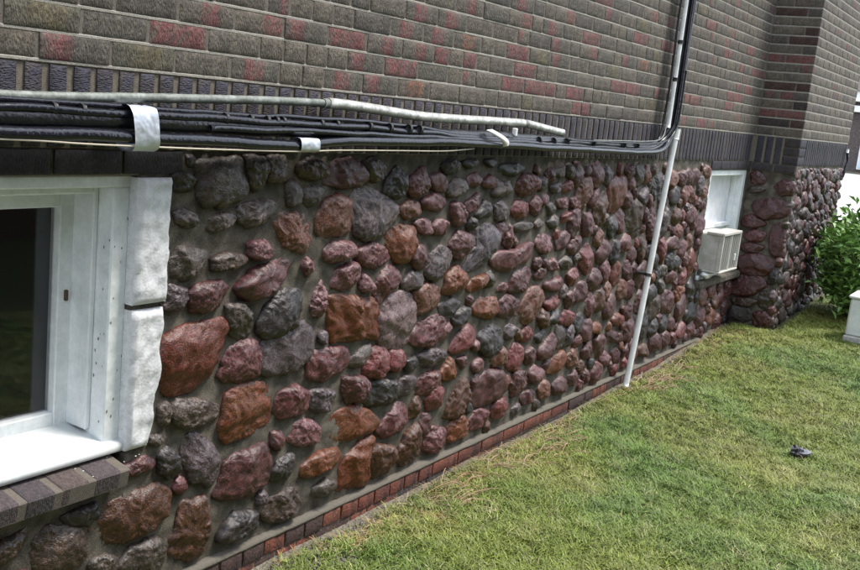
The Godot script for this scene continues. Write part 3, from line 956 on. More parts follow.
# more stones wherever the outlines leave room
func fill_stones(x0: float, x1: float, y1: float, kinds: String, seed_: int) -> Array:
	var r := RandomNumberGenerator.new()
	r.seed = seed_
	var res := []
	for size in [1.0, 0.85, 0.7, 0.55, 0.45, 0.36]:
		for n in 7000:
			var x := r.randf_range(x0, x1)
			var y := r.randf_range(0.1, y1)
			var base := 0.10
			var gap := 0.012
			if x > 4.4:
				base = 0.084 if x < CORNER else 0.072
				gap = 0.001
			elif x > 2.9:
				base = 0.070; gap = 0.006
			elif x > 1.35:
				base = 0.05; gap = 0.012
			if x > 1.35 and x < 2.9 and size < 0.65: continue
			if x > 2.9 and x < 4.4 and size < 0.5: continue
			if x > 4.4 and size < 0.42 and x < CORNER: continue
			if size < 0.6 and x < 1.35: continue
			var rx: float = base * size * r.randf_range(0.75, 1.05)
			var ry := rx * r.randf_range(0.8, 1.5)
			var a := r.randf_range(-0.9, 0.5)
			var corners := r.randi_range(5, 7)
			var ph := r.randf() * TAU
			var ok := true
			var poly := PackedVector2Array()
			var test := PackedVector2Array([Vector2(x, y)])
			for k in corners:
				var t := ph + k * TAU / corners
				var j := r.randf_range(0.76, 1.18)
				var d := Vector2(cos(t) * rx * j, sin(t) * ry * j).rotated(a)
				poly.append(Vector2(x, y) + d)
				test.append(Vector2(x, y) + d + d.normalized() * gap)
				test.append(Vector2(x, y) + d * 0.55)
			for k in corners:
				test.append(poly[k].lerp(poly[(k + 1) % corners], 0.5) + (poly[k] - Vector2(x, y)).normalized() * gap * 0.6)
			for p in test:
				if occ_at(p) or p.x > x1 or p.y > y1:
					ok = false
					break
			if not ok: continue
			occ_mark(poly)
			res.append([kinds[r.randi() % kinds.length()], poly])
	return res

func build_house() -> void:
	var house := thing("brick_house", "dark brick house side with a red fieldstone basement wall and two white windows", "house", Vector3(3.5, 0, 0))
	var H := house.position
	var shift := func(o: Node3D) -> void: o.position -= H
	build_brickwork(house, H)
	build_stonework(house, H)
	build_bay(house, H)
	build_left_window(house, H)
	build_right_window(house, H)

var variants := {}
func brick_variant(kind: String, w: float, h: float, i: int) -> ArrayMesh:
	var key := "%s %.3f %.3f %d" % [kind, w, h, i]
	if variants.has(key): return variants[key]
	var r := RandomNumberGenerator.new()
	r.seed = hash(key)
	var greys := [Color(.196, .168, .136), Color(.165, .146, .122), Color(.208, .176, .138), Color(.148, .128, .110), Color(.184, .153, .126)]
	var c1: Color = greys[r.randi() % greys.size()]
	var c2 := Color(.31, .105, .105)
	var where := [0.0, 0.0]
	match kind:
		"R": where = [-0.2, r.randf_range(0.85, 1.3)]
		"r":
			var s := r.randf_range(0.0, 0.6)
			where = [s, s + r.randf_range(0.3, 0.45)]
		"o":
			c2 = Color(.36, .15, .085); where = [0.3, 0.75]
		"t":
			c1 = Color(.17, .155, .115); c2 = Color(.21, .175, .10); where = [0.3, 0.8]
		"s":
			c1 = [Color(.066, .058, .074), Color(.080, .068, .074), Color(.056, .053, .068), Color(.090, .075, .076)][r.randi() % 4]
			c2 = Color(.065, .062, .098); where = [0.2, 0.9]
		"l":
			c1 = [Color(.066, .058, .070), Color(.080, .066, .070), Color(.058, .053, .064)][r.randi() % 3]
		"k":
			c1 = [Color(.290, .092, .056), Color(.240, .080, .054), Color(.310, .112, .068), Color(.26, .098, .064)][r.randi() % 4]
			c2 = Color(.12, .05, .045); where = [0.5, 0.9]
		"K": c1 = [Color(.075, .058, .055), Color(.105, .060, .052)][r.randi() % 2]
		"w":
			c1 = [Color(.105, .078, .080), Color(.130, .085, .078), Color(.090, .075, .082)][r.randi() % 3]
	variants[key] = brick_mesh(w, h, 0.03, c1, c2, where, r.randf() * 50.0)
	return variants[key]

func build_brickwork(house: Node3D, H: Vector3) -> void:
	var top := 3.45
	var st := tool()
	# backing of the brickwork, its face is the bottom of the upright joints
	bevel_box(st, Vector3(WALL_LEFT, SOLDIER_TOP, -0.25) - H, Vector3(CORNER + 0.02, top, -0.0030) - H, 0.0)
	var wall := put(done(st), "brick_wall", M.head_joint, house)
	# upper storey above the picture
	box_part(Vector3(WALL_LEFT, top, -0.25) - H, Vector3(CORNER, 5.6, -0.003) - H, "upper_wall", M.far_wall, house)
	box_part(Vector3(WALL_LEFT - 0.2, 5.6, -4.0) - H, Vector3(BAY_END + 0.2, 5.75, 0.05) - H, "roof_slab", M.far_wall, house)
	var beds := tool()
	var spots := []
	var r := RandomNumberGenerator.new()
	r.seed = 4
	var rows := int((top - SOLDIER_TOP) / COURSE)
	for k in rows:
		var y := SOLDIER_TOP + COURSE * k
		bevel_box(beds, Vector3(WALL_LEFT, y - 0.0048, -0.02) - H, Vector3(CORNER - 0.001, y + 0.0048, -0.0012) - H, 0.002)
		var x := WALL_LEFT - (0.1 if k % 2 else 0.0) - r.randf() * 0.03
		var last_short := 0
		while x < CORNER - 0.03:
			var w := 0.203
			if last_short == 0 and r.randf() < 0.24: last_short = r.randi_range(1, 2)
			if last_short > 0:
				w = 0.0965
				last_short -= 1
			if x + w > CORNER - 0.004: w = CORNER - 0.004 - x
			if w < 0.05: break
			if x > WALL_LEFT - 0.2 and x + w > WALL_LEFT:
				spots.append([Vector3(x + w / 2, y + COURSE / 2, 0.0), w, k])
			x += w + 0.0095
	# which bricks have another colour
	var items := []
	for s in spots:
		var kind := "g"
		var covered := in_frame(s[0], 0.0)
		for o in ODD_BRICKS:
			if absf(o[0] * 0.001 - s[0].x) < s[1] * 0.5 + 0.004 and absf(o[1] * 0.001 - s[0].y) < COURSE * 0.5:
				kind = o[2]
		if kind == "g" and (not covered or s[0].x > 6.0) and r.randf() < 0.13: kind = "r" if r.randf() < 0.6 else "R"
		if kind == "g" and r.randf() < 0.03: kind = "t"
		var see := seen(s[0])
		var rank: float = see.z * see.z * s[1] if in_frame(s[0], 0.03) else 0.0
		items.append([rank, s[0], s[1], kind])
	items.sort_custom(func(a, b): return a[0] > b[0])
	var rest := tool()
	for i in items.size():
		var it: Array = items[i]
		var w: float = it[2]
		if absf(w - 0.203) > 0.004 and absf(w - 0.0965) > 0.004: w = snappedf(w, 0.02) if w > 0.06 else w
		var mesh := brick_variant(it[3], w, 0.0600, r.randi() % (9 if it[3] == "g" else 4))
		var p: Vector3 = it[1] - H + Vector3(0, 0, r.randf_range(-0.0015, 0.002))
		var tilt := r.randf_range(-0.006, 0.006)
		if it[0] > 0.0 and i < 300:
			put(mesh, "brick", M.brick, wall, p, Vector3(0, 0, tilt))
		else:
			rest.append_from(mesh, 0, Transform3D(Basis(Vector3(0, 0, 1), tilt), p))
	var o := put(rest.commit(), "other_bricks", M.brick, wall)
	o.set_meta("kind", "stuff")
	put(done(beds), "mortar_beds", M.bed, wall)
	# soldier course
	st = tool()
	bevel_box(st, Vector3(WALL_LEFT, SOLDIER_BOTTOM, -0.25) - H, Vector3(CORNER + 0.02, SOLDIER_TOP - 0.0001, -0.006) - H, 0.0)
	var course := put(done(st), "soldier_course", M.soldier_joint, house)
	rest = tool()
	var x := WALL_LEFT + 0.03
	while x < CORNER - 0.03:
		var mesh := brick_variant("s", 0.047, 0.194, r.randi() % 10)
		var p := Vector3(x, (SOLDIER_BOTTOM + SOLDIER_TOP) / 2 - 0.002, r.randf_range(-0.001, 0.002))
		if in_frame(p, 0.02): put(mesh, "soldier_brick", M.soldier, course, p - H, Vector3(0, 0, r.randf_range(-0.008, 0.008)))
		else: rest.append_from(mesh, 0, Transform3D(Basis.IDENTITY, p - H))
		x += 0.0687 + r.randf_range(-0.0012, 0.0012)
	o = put(rest.commit(), "other_soldier_bricks", M.soldier, course)
	o.set_meta("kind", "stuff")

func build_stonework(house: Node3D, H: Vector3) -> void:
	var at := MORTAR_Z
	onx = int((CORNER - OX) / OR)
	ony = int((SOLDIER_BOTTOM - OY) / OR)
	occ.resize(onx * ony)
	occ.fill(0)
	for b in [rect(0.80, 1.96, 0.50, 1.4), rect(0.7, 2.03, 1.30, 1.4), rect(0.70, 1.83, 0.42, 0.53), rect(6.87, 7.9, 0.47, 1.4)]: occ_mark(b)
	var all := []
	for t in TRACED:
		var p := poly_of(t[1])
		occ_mark(p)
		all.append([t[0], p])
	for f in fill_stones(WALL_LEFT + 0.05, CORNER - 0.01, 1.365, "mmmmmmmqqqqbBBddvxrRaog", 5): all.append(f)
	var st := tool()
	for q in [[WALL_LEFT, 0.9, -0.3, SOLDIER_BOTTOM, 0.03], [1.84, 6.9, -0.3, SOLDIER_BOTTOM, 0.014], [0.9, 1.84, -0.3, 0.47, 0.016], [6.9, CORNER + 0.05, -0.3, 0.53, 0.03], [7.82, CORNER + 0.05, 0.53, SOLDIER_BOTTOM, 0.03]]:
		mortar_sheet(st, q[0], q[1], q[2], q[3], at, q[4], 0.25, 0.005)
	st.index()
	var wall := put(done(st), "stone_wall", M.mortar, house, -H)
	var items := []
	for a in all:
		var mid := Vector2.ZERO
		for v in a[1]: mid += v / a[1].size()
		var w := Vector3(mid.x, mid.y, 0)
		var lo := Vector2(99, 99)
		var hi := -lo
		for v in a[1]:
			lo = lo.min(v); hi = hi.max(v)
		var rank := 0.0
		if in_frame(w, 0.05): rank = pow(seen(w).z, 2.0) * (hi.x - lo.x) * (hi.y - lo.y)
		items.append([rank, a])
	items.sort_custom(func(a, b): return a[0] > b[0])
	var rest := tool()
	for i in items.size():
		var a: Array = items[i][1]
		var px := sqrt(items[i][0]) * 1190.0
		var around := 46 if px > 34 else (32 if px > 15 else 22)
		var res := stone_mesh(a[1], a[0], around, float(i) * 1.37, (1.22 if items[i][1][1][0].x < 5.0 else 1.16) if items[i][1][1][0].x > 2.8 else 1.10)
		var p := Vector3(res[1].x, res[1].y, at)
		if i < 300 and items[i][0] > 0.0: put(res[0], "stone", M.stone, wall, p)
		else: rest.append_from(res[0], 0, Transform3D(Basis.IDENTITY, p))
	var o := put(rest.commit(), "other_stones", M.stone, wall)
	o.set_meta("kind", "stuff")
	print("stones ", items.size())
	# brick base course with a mortar ledge on top
	st = tool()
	bevel_box(st, Vector3(WALL_LEFT, -0.3, -0.05) - H, Vector3(CORNER, BASE_TOP - 0.012, 0.004) - H, 0.002)
	var base := put(done(st), "base_course", M.soldier_joint, house)
	var lg := tool()
	lg.set_smooth_group(0)
	var prev := []
	var x := WALL_LEFT
	while x < CORNER:
		var n := nz.get_noise_1d(x * 160.0)
		var n2 := nz2.get_noise_1d(x * 300.0)
		var ring := [Vector3(x, BASE_TOP + 0.008 + n * 0.004, -0.02), Vector3(x, BASE_TOP + 0.004 + n * 0.004, 0.004), Vector3(x, BASE_TOP - 0.004 + n2 * 0.003, 0.015 + n2 * 0.003), Vector3(x, BASE_TOP - 0.013 + n2 * 0.002, 0.013 + n * 0.003), Vector3(x, BASE_TOP - 0.015, -0.03)]
		for k in ring.size(): ring[k] -= H
		if prev:
			for k in 4: quad(lg, prev[k], ring[k], ring[k + 1], prev[k + 1])
		prev = ring
		x += 0.03
	put(done(lg), "mortar_ledge", M.ledge, base)
	var r := RandomNumberGenerator.new()
	r.seed = 12
	x = WALL_LEFT + 0.05
	rest = tool()
	while x < CORNER - 0.05:
		var w := 0.0965 if x < 3.3 else (0.203 if r.randf() < 0.55 else 0.0965)
		var kind := "k" if r.randf() < (0.62 if x < 2.9 else 0.86) else "K"
		for row in 2:
			var mesh := brick_variant(kind if row == 0 else ("K" if r.randf() < 0.5 else "k"), w, 0.053, r.randi() % 5)
			var p := Vector3(x + w / 2 - row * 0.04, BASE_TOP - 0.012 - 0.030 - row * 0.062, 0.012 + r.randf_range(-0.002, 0.002) - row * 0.004)
			if row == 0 and in_frame(p, 0.02): put(mesh, "base_brick", M.brick, base, p - H, Vector3(0, 0, r.randf_range(-0.01, 0.01)))
			else: rest.append_from(mesh, 0, Transform3D(Basis.IDENTITY, p - H))
		x += w + 0.010
	o = put(rest.commit(), "other_base_bricks", M.brick, base)
	o.set_meta("kind", "stuff")

func build_bay(house: Node3D, H: Vector3) -> void:
	var r := RandomNumberGenerator.new()
	r.seed = 21
	var top := 3.45
	var st := tool()
	bevel_box(st, Vector3(CORNER + 0.0045, SOLDIER_TOP, -0.3) - H, Vector3(BAY_END, top, BAY - 0.0045) - H, 0.0)
	var wall := put(done(st), "bay_brick_wall", M.head_joint, house)
	box_part(Vector3(CORNER + 0.003, top, -0.3) - H, Vector3(BAY_END, 5.6, BAY - 0.003) - H, "bay_upper_wall", M.far_wall, house)
	var turn := Transform3D(Basis(Vector3.UP, -PI / 2), Vector3.ZERO)   # front of a brick towards -x
	var beds := tool()
	var rest := tool()
	var rows := int((top - SOLDIER_TOP) / COURSE)
	for k in rows:
		var y := SOLDIER_TOP + COURSE * k
		bevel_box(beds, Vector3(CORNER + 0.0015, y - 0.0058, 0.0) - H, Vector3(BAY_END - 0.004, y + 0.0058, BAY - 0.0015) - H, 0.002)
		# the return, two bricks to a course
		var cut := 0.203 if k % 2 == 0 else 0.0965
		var z := 0.006
		for w in [BAY - 0.006 - cut - 0.0095, cut]:
			var kind := "r" if r.randf() < 0.16 else "g"
			if (k == 2 or k == 8) and r.randf() < 0.9: kind = "R"
			if kind == "g" and r.randf() < 0.3: kind = "K"
			var mesh := brick_variant(kind, w, 0.0577, r.randi() % 5)
			var p := Vector3(CORNER, y + COURSE / 2, z + w / 2) - H
			if y < 2.6: put(mesh, "bay_brick", M.brick, wall, p, Vector3(0, -PI / 2, 0))
			else: rest.append_from(mesh, 0, Transform3D(turn.basis, p))
			z += w + 0.0095
		var x := CORNER + (0.006 if k % 2 else 0.112)
		if k % 2 == 0: rest.append_from(brick_variant("g", 0.0965, 0.0577, 1), 0, Transform3D(Basis.IDENTITY, Vector3(CORNER + 0.054, y + COURSE / 2, BAY) - H))
		while x < BAY_END - 0.05:
			var w: float = min(0.203, BAY_END - x)
			if w < 0.2: w = snappedf(w, 0.02)
			rest.append_from(brick_variant("g" if r.randf() < 0.92 else "r", w, 0.0577, r.randi() % 6), 0, Transform3D(Basis.IDENTITY, Vector3(x + w / 2, y + COURSE / 2, BAY) - H))
			x += w + 0.0095
	put(done(beds), "mortar_beds", M.bed, wall)
	var o := put(rest.commit(), "other_bay_bricks", M.brick, wall)
	o.set_meta("kind", "stuff")
	# soldiers round the bay
	st = tool()
	bevel_box(st, Vector3(CORNER + 0.009, SOLDIER_BOTTOM, -0.3) - H, Vector3(BAY_END, SOLDIER_TOP - 0.0001, BAY - 0.009) - H, 0.0)
	var course := put(done(st), "bay_soldier_course", M.soldier_joint, house)
	for k in 3:
		put(brick_variant("s", 0.047, 0.194, k), "soldier_brick", M.soldier, course, Vector3(CORNER, 1.4755, 0.045 + k * 0.0687) - H, Vector3(0, -PI / 2, 0))
	for k in 3:      # the corner is laid flat, in three
		put(brick_variant("l", 0.112, 0.0577, k), "corner_brick", M.brick, course, Vector3(CORNER, 1.409 + k * 0.0667, 0.28) - H, Vector3(0, -PI / 2, 0))
		put(brick_variant("s", 0.203, 0.0577, k), "corner_brick", M.brick, course, Vector3(CORNER + 0.106, 1.409 + k * 0.0667, BAY) - H)
	rest = tool()
	var x := CORNER + 0.25
	while x < BAY_END - 0.03:
		rest.append_from(brick_variant("s", 0.047, 0.194, r.randi() % 10), 0, Transform3D(Basis.IDENTITY, Vector3(x, 1.4755, BAY) - H))
		x += 0.0687
	o = put(rest.commit(), "other_soldier_bricks", M.soldier, course)
	o.set_meta("kind", "stuff")
	# dark stretcher course under the soldiers of the return
	var shelf := box_part(Vector3(CORNER + 0.006, 1.312, 0.004) - H, Vector3(CORNER + 0.1, 1.3745, BAY - 0.006) - H, "shelf_course", M.soldier_joint, house, 0.002)
	for k in 2: put(brick_variant("l", 0.155, 0.0577, k), "shelf_brick", M.brick, shelf, Vector3(CORNER - 0.003, 1.343, 0.088 + k * 0.165) - H - shelf.position, Vector3(0, -PI / 2, 0))
	# stone below
	st = tool()
	mortar_sheet(st, 0.0, BAY_END - CORNER - 0.012, -0.3, SOLDIER_BOTTOM, 0.0, 0.05, 0.5)
	var front := done(st)
	var sw := put(front, "bay_stone_wall", M.mortar, house, Vector3(CORNER + 0.012, 0, BAY - 0.012) - H)
	st = tool()
	mortar_sheet(st, 0.0, BAY - 0.002, -0.3, SOLDIER_BOTTOM, 0.0, 0.04, 0.2)
	put(done(st), "bay_return_mortar", M.mortar, sw, Vector3(0, 0, -(BAY - 0.012)), Vector3(0, -PI / 2, 0))
	for a in BAY_STONES:
		var res := stone_mesh(poly_of(a[1]), a[0], 44, r.randf() * 90.0, 1.34)
		put(res[0], "stone", M.stone, sw, Vector3(0.0, res[1].y, res[1].x - (BAY - 0.012)), Vector3(0, -PI / 2, 0))
	onx = int((BAY_END - CORNER) / OR)
	ony = int((SOLDIER_BOTTOM - OY) / OR)
	occ = PackedByteArray()
	occ.resize((onx + 1600) * ony)
	onx = int((BAY_END - OX) / OR)
	occ.resize(onx * ony)
	occ.fill(0)
	rest = tool()
	var fills := fill_stones(CORNER + 0.01, BAY_END - 0.01, 1.368, "mmmqddxbvg", 8)
	for f in fills:
		var res := stone_mesh(f[1], f[0], 18, r.randf() * 90.0)
		rest.append_from(res[0], 0, Transform3D(Basis.IDENTITY, Vector3(res[1].x - CORNER - 0.012, res[1].y, 0)))
	o = put(rest.commit(), "other_bay_stones", M.stone, sw)
	o.set_meta("kind", "stuff")

func build_left_window(house: Node3D, H: Vector3) -> void:
	var r := RandomNumberGenerator.new()
	r.seed = 31
	# lintel course of dark bricks
	var lin_ := box_part(Vector3(0.70, 1.305, -0.2) - H, Vector3(2.03, SOLDIER_BOTTOM - 0.0005, -0.010) - H, "lintel", M.soldier_joint, house)
	var x := 0.72
	while x < 2.0:
		var w: float = min(0.203, 2.025 - x)
		put(brick_variant("l", snappedf(w, 0.02) if w < 0.2 else w, 0.060, r.randi() % 4), "lintel_brick", M.brick, lin_, Vector3(x + w / 2, 1.341, 0.0) - H - lin_.position)
		x += w + 0.011
	# timber frame: casing round a deep jamb, a sash with a dark pane
	var z0 := -0.03
	var st := tool()
	bevel_box(st, Vector3(1.782, 0.545, -0.17) - H, Vector3(1.84, 1.272, z0) - H, 0.004)
	bevel_box(st, Vector3(0.86, 0.545, -0.17) - H, Vector3(0.918, 1.272, z0) - H, 0.004)
	bevel_box(st, Vector3(0.86, 1.272, -0.17) - H, Vector3(1.84, 1.305, z0 + 0.003) - H, 0.004)
	var frame := put(done(st), "basement_window", M.paint, house)
	frame.set_meta("label", "white timber basement window with dark glass beside limestone blocks")
	st = tool()      # stops inside the jamb
	bevel_box(st, Vector3(1.765, 0.59, -0.17) - H, Vector3(1.7825, 1.2715, -0.085) - H, 0.004)
	bevel_box(st, Vector3(0.9175, 0.59, -0.17) - H, Vector3(0.935, 1.2715, -0.085) - H, 0.004)
	bevel_box(st, Vector3(0.935, 1.248, -0.17) - H, Vector3(1.765, 1.2725, -0.085) - H, 0.004)
	put(done(st), "window_stop", M.paint, frame)
	st = tool()
	bevel_box(st, Vector3(1.722, 0.585, -0.205) - H, Vector3(1.80, 1.28, -0.164) - H, 0.003)
	bevel_box(st, Vector3(0.90, 0.585, -0.205) - H, Vector3(0.985, 1.28, -0.164) - H, 0.003)
	bevel_box(st, Vector3(0.985, 1.202, -0.204) - H, Vector3(1.722, 1.28, -0.165) - H, 0.003)
	bevel_box(st, Vector3(0.985, 0.585, -0.204) - H, Vector3(1.722, 0.630, -0.165) - H, 0.003)
	var sash := put(done(st), "sash", M.paint, frame)
	box_part(Vector3(0.98, 0.625, -0.192) - H, Vector3(1.727, 1.207, -0.188) - H, "pane", M.glass, sash, 0.0)
	# sloping timber sill
	st = tool()
	var prof := [Vector2(-0.21, 0.598), Vector2(-0.16, 0.592), Vector2(-0.012, 0.562), Vector2(-0.006, 0.555), Vector2(-0.008, 0.536), Vector2(-0.21, 0.536)]
	for k in prof.size():
		var a: Vector2 = prof[k]
		var b: Vector2 = prof[(k + 1) % prof.size()]
		quad(st, Vector3(0.862, a.y, a.x) - H, Vector3(1.838, a.y, a.x) - H, Vector3(1.838, b.y, b.x) - H, Vector3(0.862, b.y, b.x) - H)
	for e in [0.862, 1.838]:
		var q := []
		for p in prof: q.append(Vector3(e, p.y, p.x) - H)
		face_out(st, q, Vector3(1.35, 0.55, -0.1) - H)
	put(done(st), "wooden_sill", M.paint, frame)
	st = tool()      # little sash catch
	bevel_box(st, Vector3(1.742, 0.945, -0.166) - H, Vector3(1.752, 0.975, -0.156) - H, 0.002)
	put(done(st), "catch", M.twig, frame)
	# bare spots where the paint has flaked
	st = tool()
	st.set_smooth_group(-1)
	for k in 22:
		var yy := r.randf_range(0.57, 1.24)
		var rad := r.randf_range(0.0012, 0.0040)
		var onface := k % 2 == 0
		var c := Vector3(r.randf_range(1.79, 1.834), yy, -0.0292) if onface else Vector3(1.7812, yy, r.randf_range(-0.082, -0.036))
		var lead := Vector3(1, 0, 0) if onface else Vector3(0, 0, 1)
		var prev := Vector3.ZERO
		for a in 8:
			var an := TAU * a / 7.0
			var q := c + (lead * cos(an) * 0.8 + Vector3.UP * sin(an) * 1.4) * rad * (0.7 + 0.5 * absf(sin(an * 2.3 + k)))
			if a > 0: face_out(st, [c, prev, q], c + (Vector3(0, 0, -1) if onface else Vector3(1, 0, 0)))
			prev = q
	var fl := put(done(st), "paint_flakes", M.bare_wood, frame, -H)
	fl.set_meta("kind", "stuff")
	# limestone jamb blocks
	for b in [[0.952, 1.300, 1.834, 1.952, 0], [0.535, 0.936, 1.834, 1.945, 1]]:
		var s := tool()
		s.set_smooth_group(0)
		var nx := 12
		var ny := 34
		var w: float = b[3] - b[2]
		var pt := func(i: int, j: int) -> Vector3:
			var f := float(i) / nx
			var yy := lerpf(b[0], b[1], float(j) / ny)
			var right: float = b[3] + nz.get_noise_2d(yy * 320.0, 7.0 + b[4] * 40) * 0.006
			if b[4] == 1: right -= 0.030 * (1.0 - smoothstep(0.54, 0.80, yy)) + 0.003 * sin(yy * 40.0)
			var xx := lerpf(b[2], right, f)
			var edge := minf(minf(f, 1.0 - f) * w, minf(yy - b[0], b[1] - yy))
			var zz := 0.022 * smoothstep(0.0, 0.004, edge) + 0.002
			zz += (cell.get_noise_2d(xx * 120, yy * 85) * 0.017 + nz.get_noise_2d(xx * 300, yy * 260) * 0.005) * smoothstep(0.0, 0.012, edge)
			return Vector3(xx, yy, zz)
		for i in nx:
			for j in ny: quad(s, pt.call(i, j), pt.call(i, j + 1), pt.call(i + 1, j + 1), pt.call(i + 1, j))
		s.set_smooth_group(-1)
		for j in ny:
			for i in [0, nx]:
				var p: Vector3 = pt.call(i, j)
				var q: Vector3 = pt.call(i, j + 1)
				quad(s, p, q, Vector3(q.x, q.y, -0.029), Vector3(p.x, p.y, -0.029))
		for i in nx:
			for j in [0, ny]:
				var p: Vector3 = pt.call(i, j)
				var q: Vector3 = pt.call(i + 1, j)
				quad(s, p, q, Vector3(q.x, q.y, -0.06), Vector3(p.x, p.y, -0.06))
		put(done(s), "limestone_block", M.limestone, house, -H)
	# brick sill, headers laid on a slope
	st = tool()
	var slope := 0.30
	bevel_box(st, Vector3(-0.535, -0.028, -0.16), Vector3(0.535, 0.0265, -0.0005), 0.003)
	var sill := put(done(st), "brick_sill", M.sill_mortar, house, Vector3(1.275, 0.480, 0.052) - H, Vector3(slope * 0.72, 0, 0))
	x = 0.795
	var n := 0
	while x < 1.79:
		var s := tool()
		bevel_box(s, Vector3(-0.044, -0.027, -0.155), Vector3(0.044, 0.029, 0.0), 0.005)
		var bm := box_brick([Color(.115, .090, .094), Color(.095, .078, .084), Color(.135, .098, .092)][n % 3], s)
		put(bm, "sill_brick", M.brick, sill, Vector3(x - 1.275, r.randf_range(-0.001, 0.001), r.randf_range(-0.001, 0.002)), Vector3(0, r.randf_range(-0.015, 0.015), 0))
		x += 0.1045
		n += 1
	# flecks of white paint dropped on the sill bricks
	st = tool()
	for k in 26:
		var px := r.randf_range(1.3, 1.88)
		var t := r.randf_range(0.0, 0.065)
		var c := Vector3(px, 0.5105 + t * 0.205, 0.044 - t)
		var rad := r.randf_range(0.0015, 0.0042)
		for a in 7:
			st.add_vertex(c + Vector3(0, 0.0012, 0))
			st.add_vertex(c + Vector3(cos(a * TAU / 7) * rad, 0, sin(a * TAU / 7) * rad * 0.7))
			st.add_vertex(c + Vector3(cos((a + 1) * TAU / 7) * rad, 0, sin((a + 1) * TAU / 7) * rad * 0.7))
	put(done(st), "paint_flecks", M.paint, house, -H).set_meta("kind", "stuff")
	# the dark room behind
	st = tool()
	for b in [[0.2, 2.7, -0.4, -0.35, -2.2, -0.21], [0.2, 2.7, 1.6, 1.65, -2.2, -0.21], [0.15, 0.2, -0.4, 1.65, -2.2, -0.21], [2.7, 2.75, -0.4, 1.65, -2.2, -0.21], [0.15, 2.75, -0.4, 1.65, -2.25, -2.2],
			[0.2, 0.93, -0.35, 1.6, -0.24, -0.212], [1.77, 2.7, -0.35, 1.6, -0.24, -0.212], [0.93, 1.77, -0.35, 0.6, -0.24, -0.212], [0.93, 1.77, 1.25, 1.6, -0.24, -0.212]]:
		bevel_box(st, Vector3(b[0], b[2], b[4]) - H, Vector3(b[1], b[3], b[5]) - H, 0.0)
	put(done(st), "basement_room", M.dark_room, house)

# a plain brick with one tone, from a started tool
func box_brick(c: Color, st: SurfaceTool) -> ArrayMesh:
	var m := done(st)
	var arr := m.surface_get_arrays(0)
	var v: PackedVector3Array = arr[Mesh.ARRAY_VERTEX]
	var cs := PackedColorArray()
	for p in v:
		var k := 1.0 + nz2.get_noise_3d(p.x * 400, p.y * 400, p.z * 400) * 0.4
		cs.append(Color(c.r * k, c.g * k, c.b * k))
	arr[Mesh.ARRAY_COLOR] = cs
	var out := ArrayMesh.new()
	out.add_surface_from_arrays(Mesh.PRIMITIVE_TRIANGLES, arr)
	return out

func build_right_window(house: Node3D, H: Vector3) -> void:
	var lin_ := box_part(Vector3(6.87, 1.305, -0.2) - H, Vector3(CORNER + 0.01, SOLDIER_BOTTOM - 0.0005, -0.010) - H, "lintel", M.soldier_joint, house)
	var x := 6.88
	for k in 5:
		var w: float = min(0.203, CORNER - 0.005 - x)
		put(brick_variant("l", snappedf(w, 0.02) if w < 0.2 else w, 0.060, k), "lintel_brick", M.brick, lin_, Vector3(x + w / 2, 1.341, 0.0) - H - lin_.position)
		x += w + 0.011
		if x > CORNER - 0.05: break
	var st := tool()
	bevel_box(st, Vector3(6.90, 0.56, -0.14) - H, Vector3(6.945, 1.305, -0.015) - H, 0.004)
	bevel_box(st, Vector3(7.75, 0.56, -0.14) - H, Vector3(7.82, 1.305, -0.015) - H, 0.004)
	bevel_box(st, Vector3(6.945, 1.265, -0.14) - H, Vector3(7.75, 1.305, -0.015) - H, 0.004)
	var frame := put(done(st), "basement_window", M.paint, house)
	frame.set_meta("label", "white basement window half filled by an air conditioner, near the bay corner")
	st = tool()
	bevel_box(st, Vector3(6.945, 0.60, -0.12) - H, Vector3(7.75, 1.265, -0.095) - H, 0.002)
	put(done(st), "filler_board", M.board, frame)
	st = tool()
	bevel_box(st, Vector3(6.945, 0.875, -0.095) - H, Vector3(7.75, 0.905, -0.060) - H, 0.003)
	bevel_box(st, Vector3(6.945, 0.905, -0.0945) - H, Vector3(6.975, 1.2655, -0.060) - H, 0.003)
	bevel_box(st, Vector3(7.715, 0.905, -0.0945) - H, Vector3(7.75, 1.2655, -0.060) - H, 0.003)
	put(done(st), "sash", M.paint, frame)
	box_part(Vector3(6.86, 0.475, -0.16) - H, Vector3(7.84, 0.530, 0.055) - H, "stone_sill", M.mortar, house, 0.012)
	box_part(Vector3(6.9, 0.5305, -0.16) - H, Vector3(7.82, 0.56, 0.010) - H, "wooden_sill", M.paint, house, 0.006)
	box_part(Vector3(6.8, 0.3, -0.3) - H, Vector3(7.9, 1.6, -0.262) - H, "window_backing", M.dark_room, house)

# ---------------------------------------------------------------- things on the wall

func rel(H: Vector3, arr: Array) -> Array:
	var out := []
	for p in arr: out.append(Vector3(p[0], p[1], p[2]) - H)
	return out

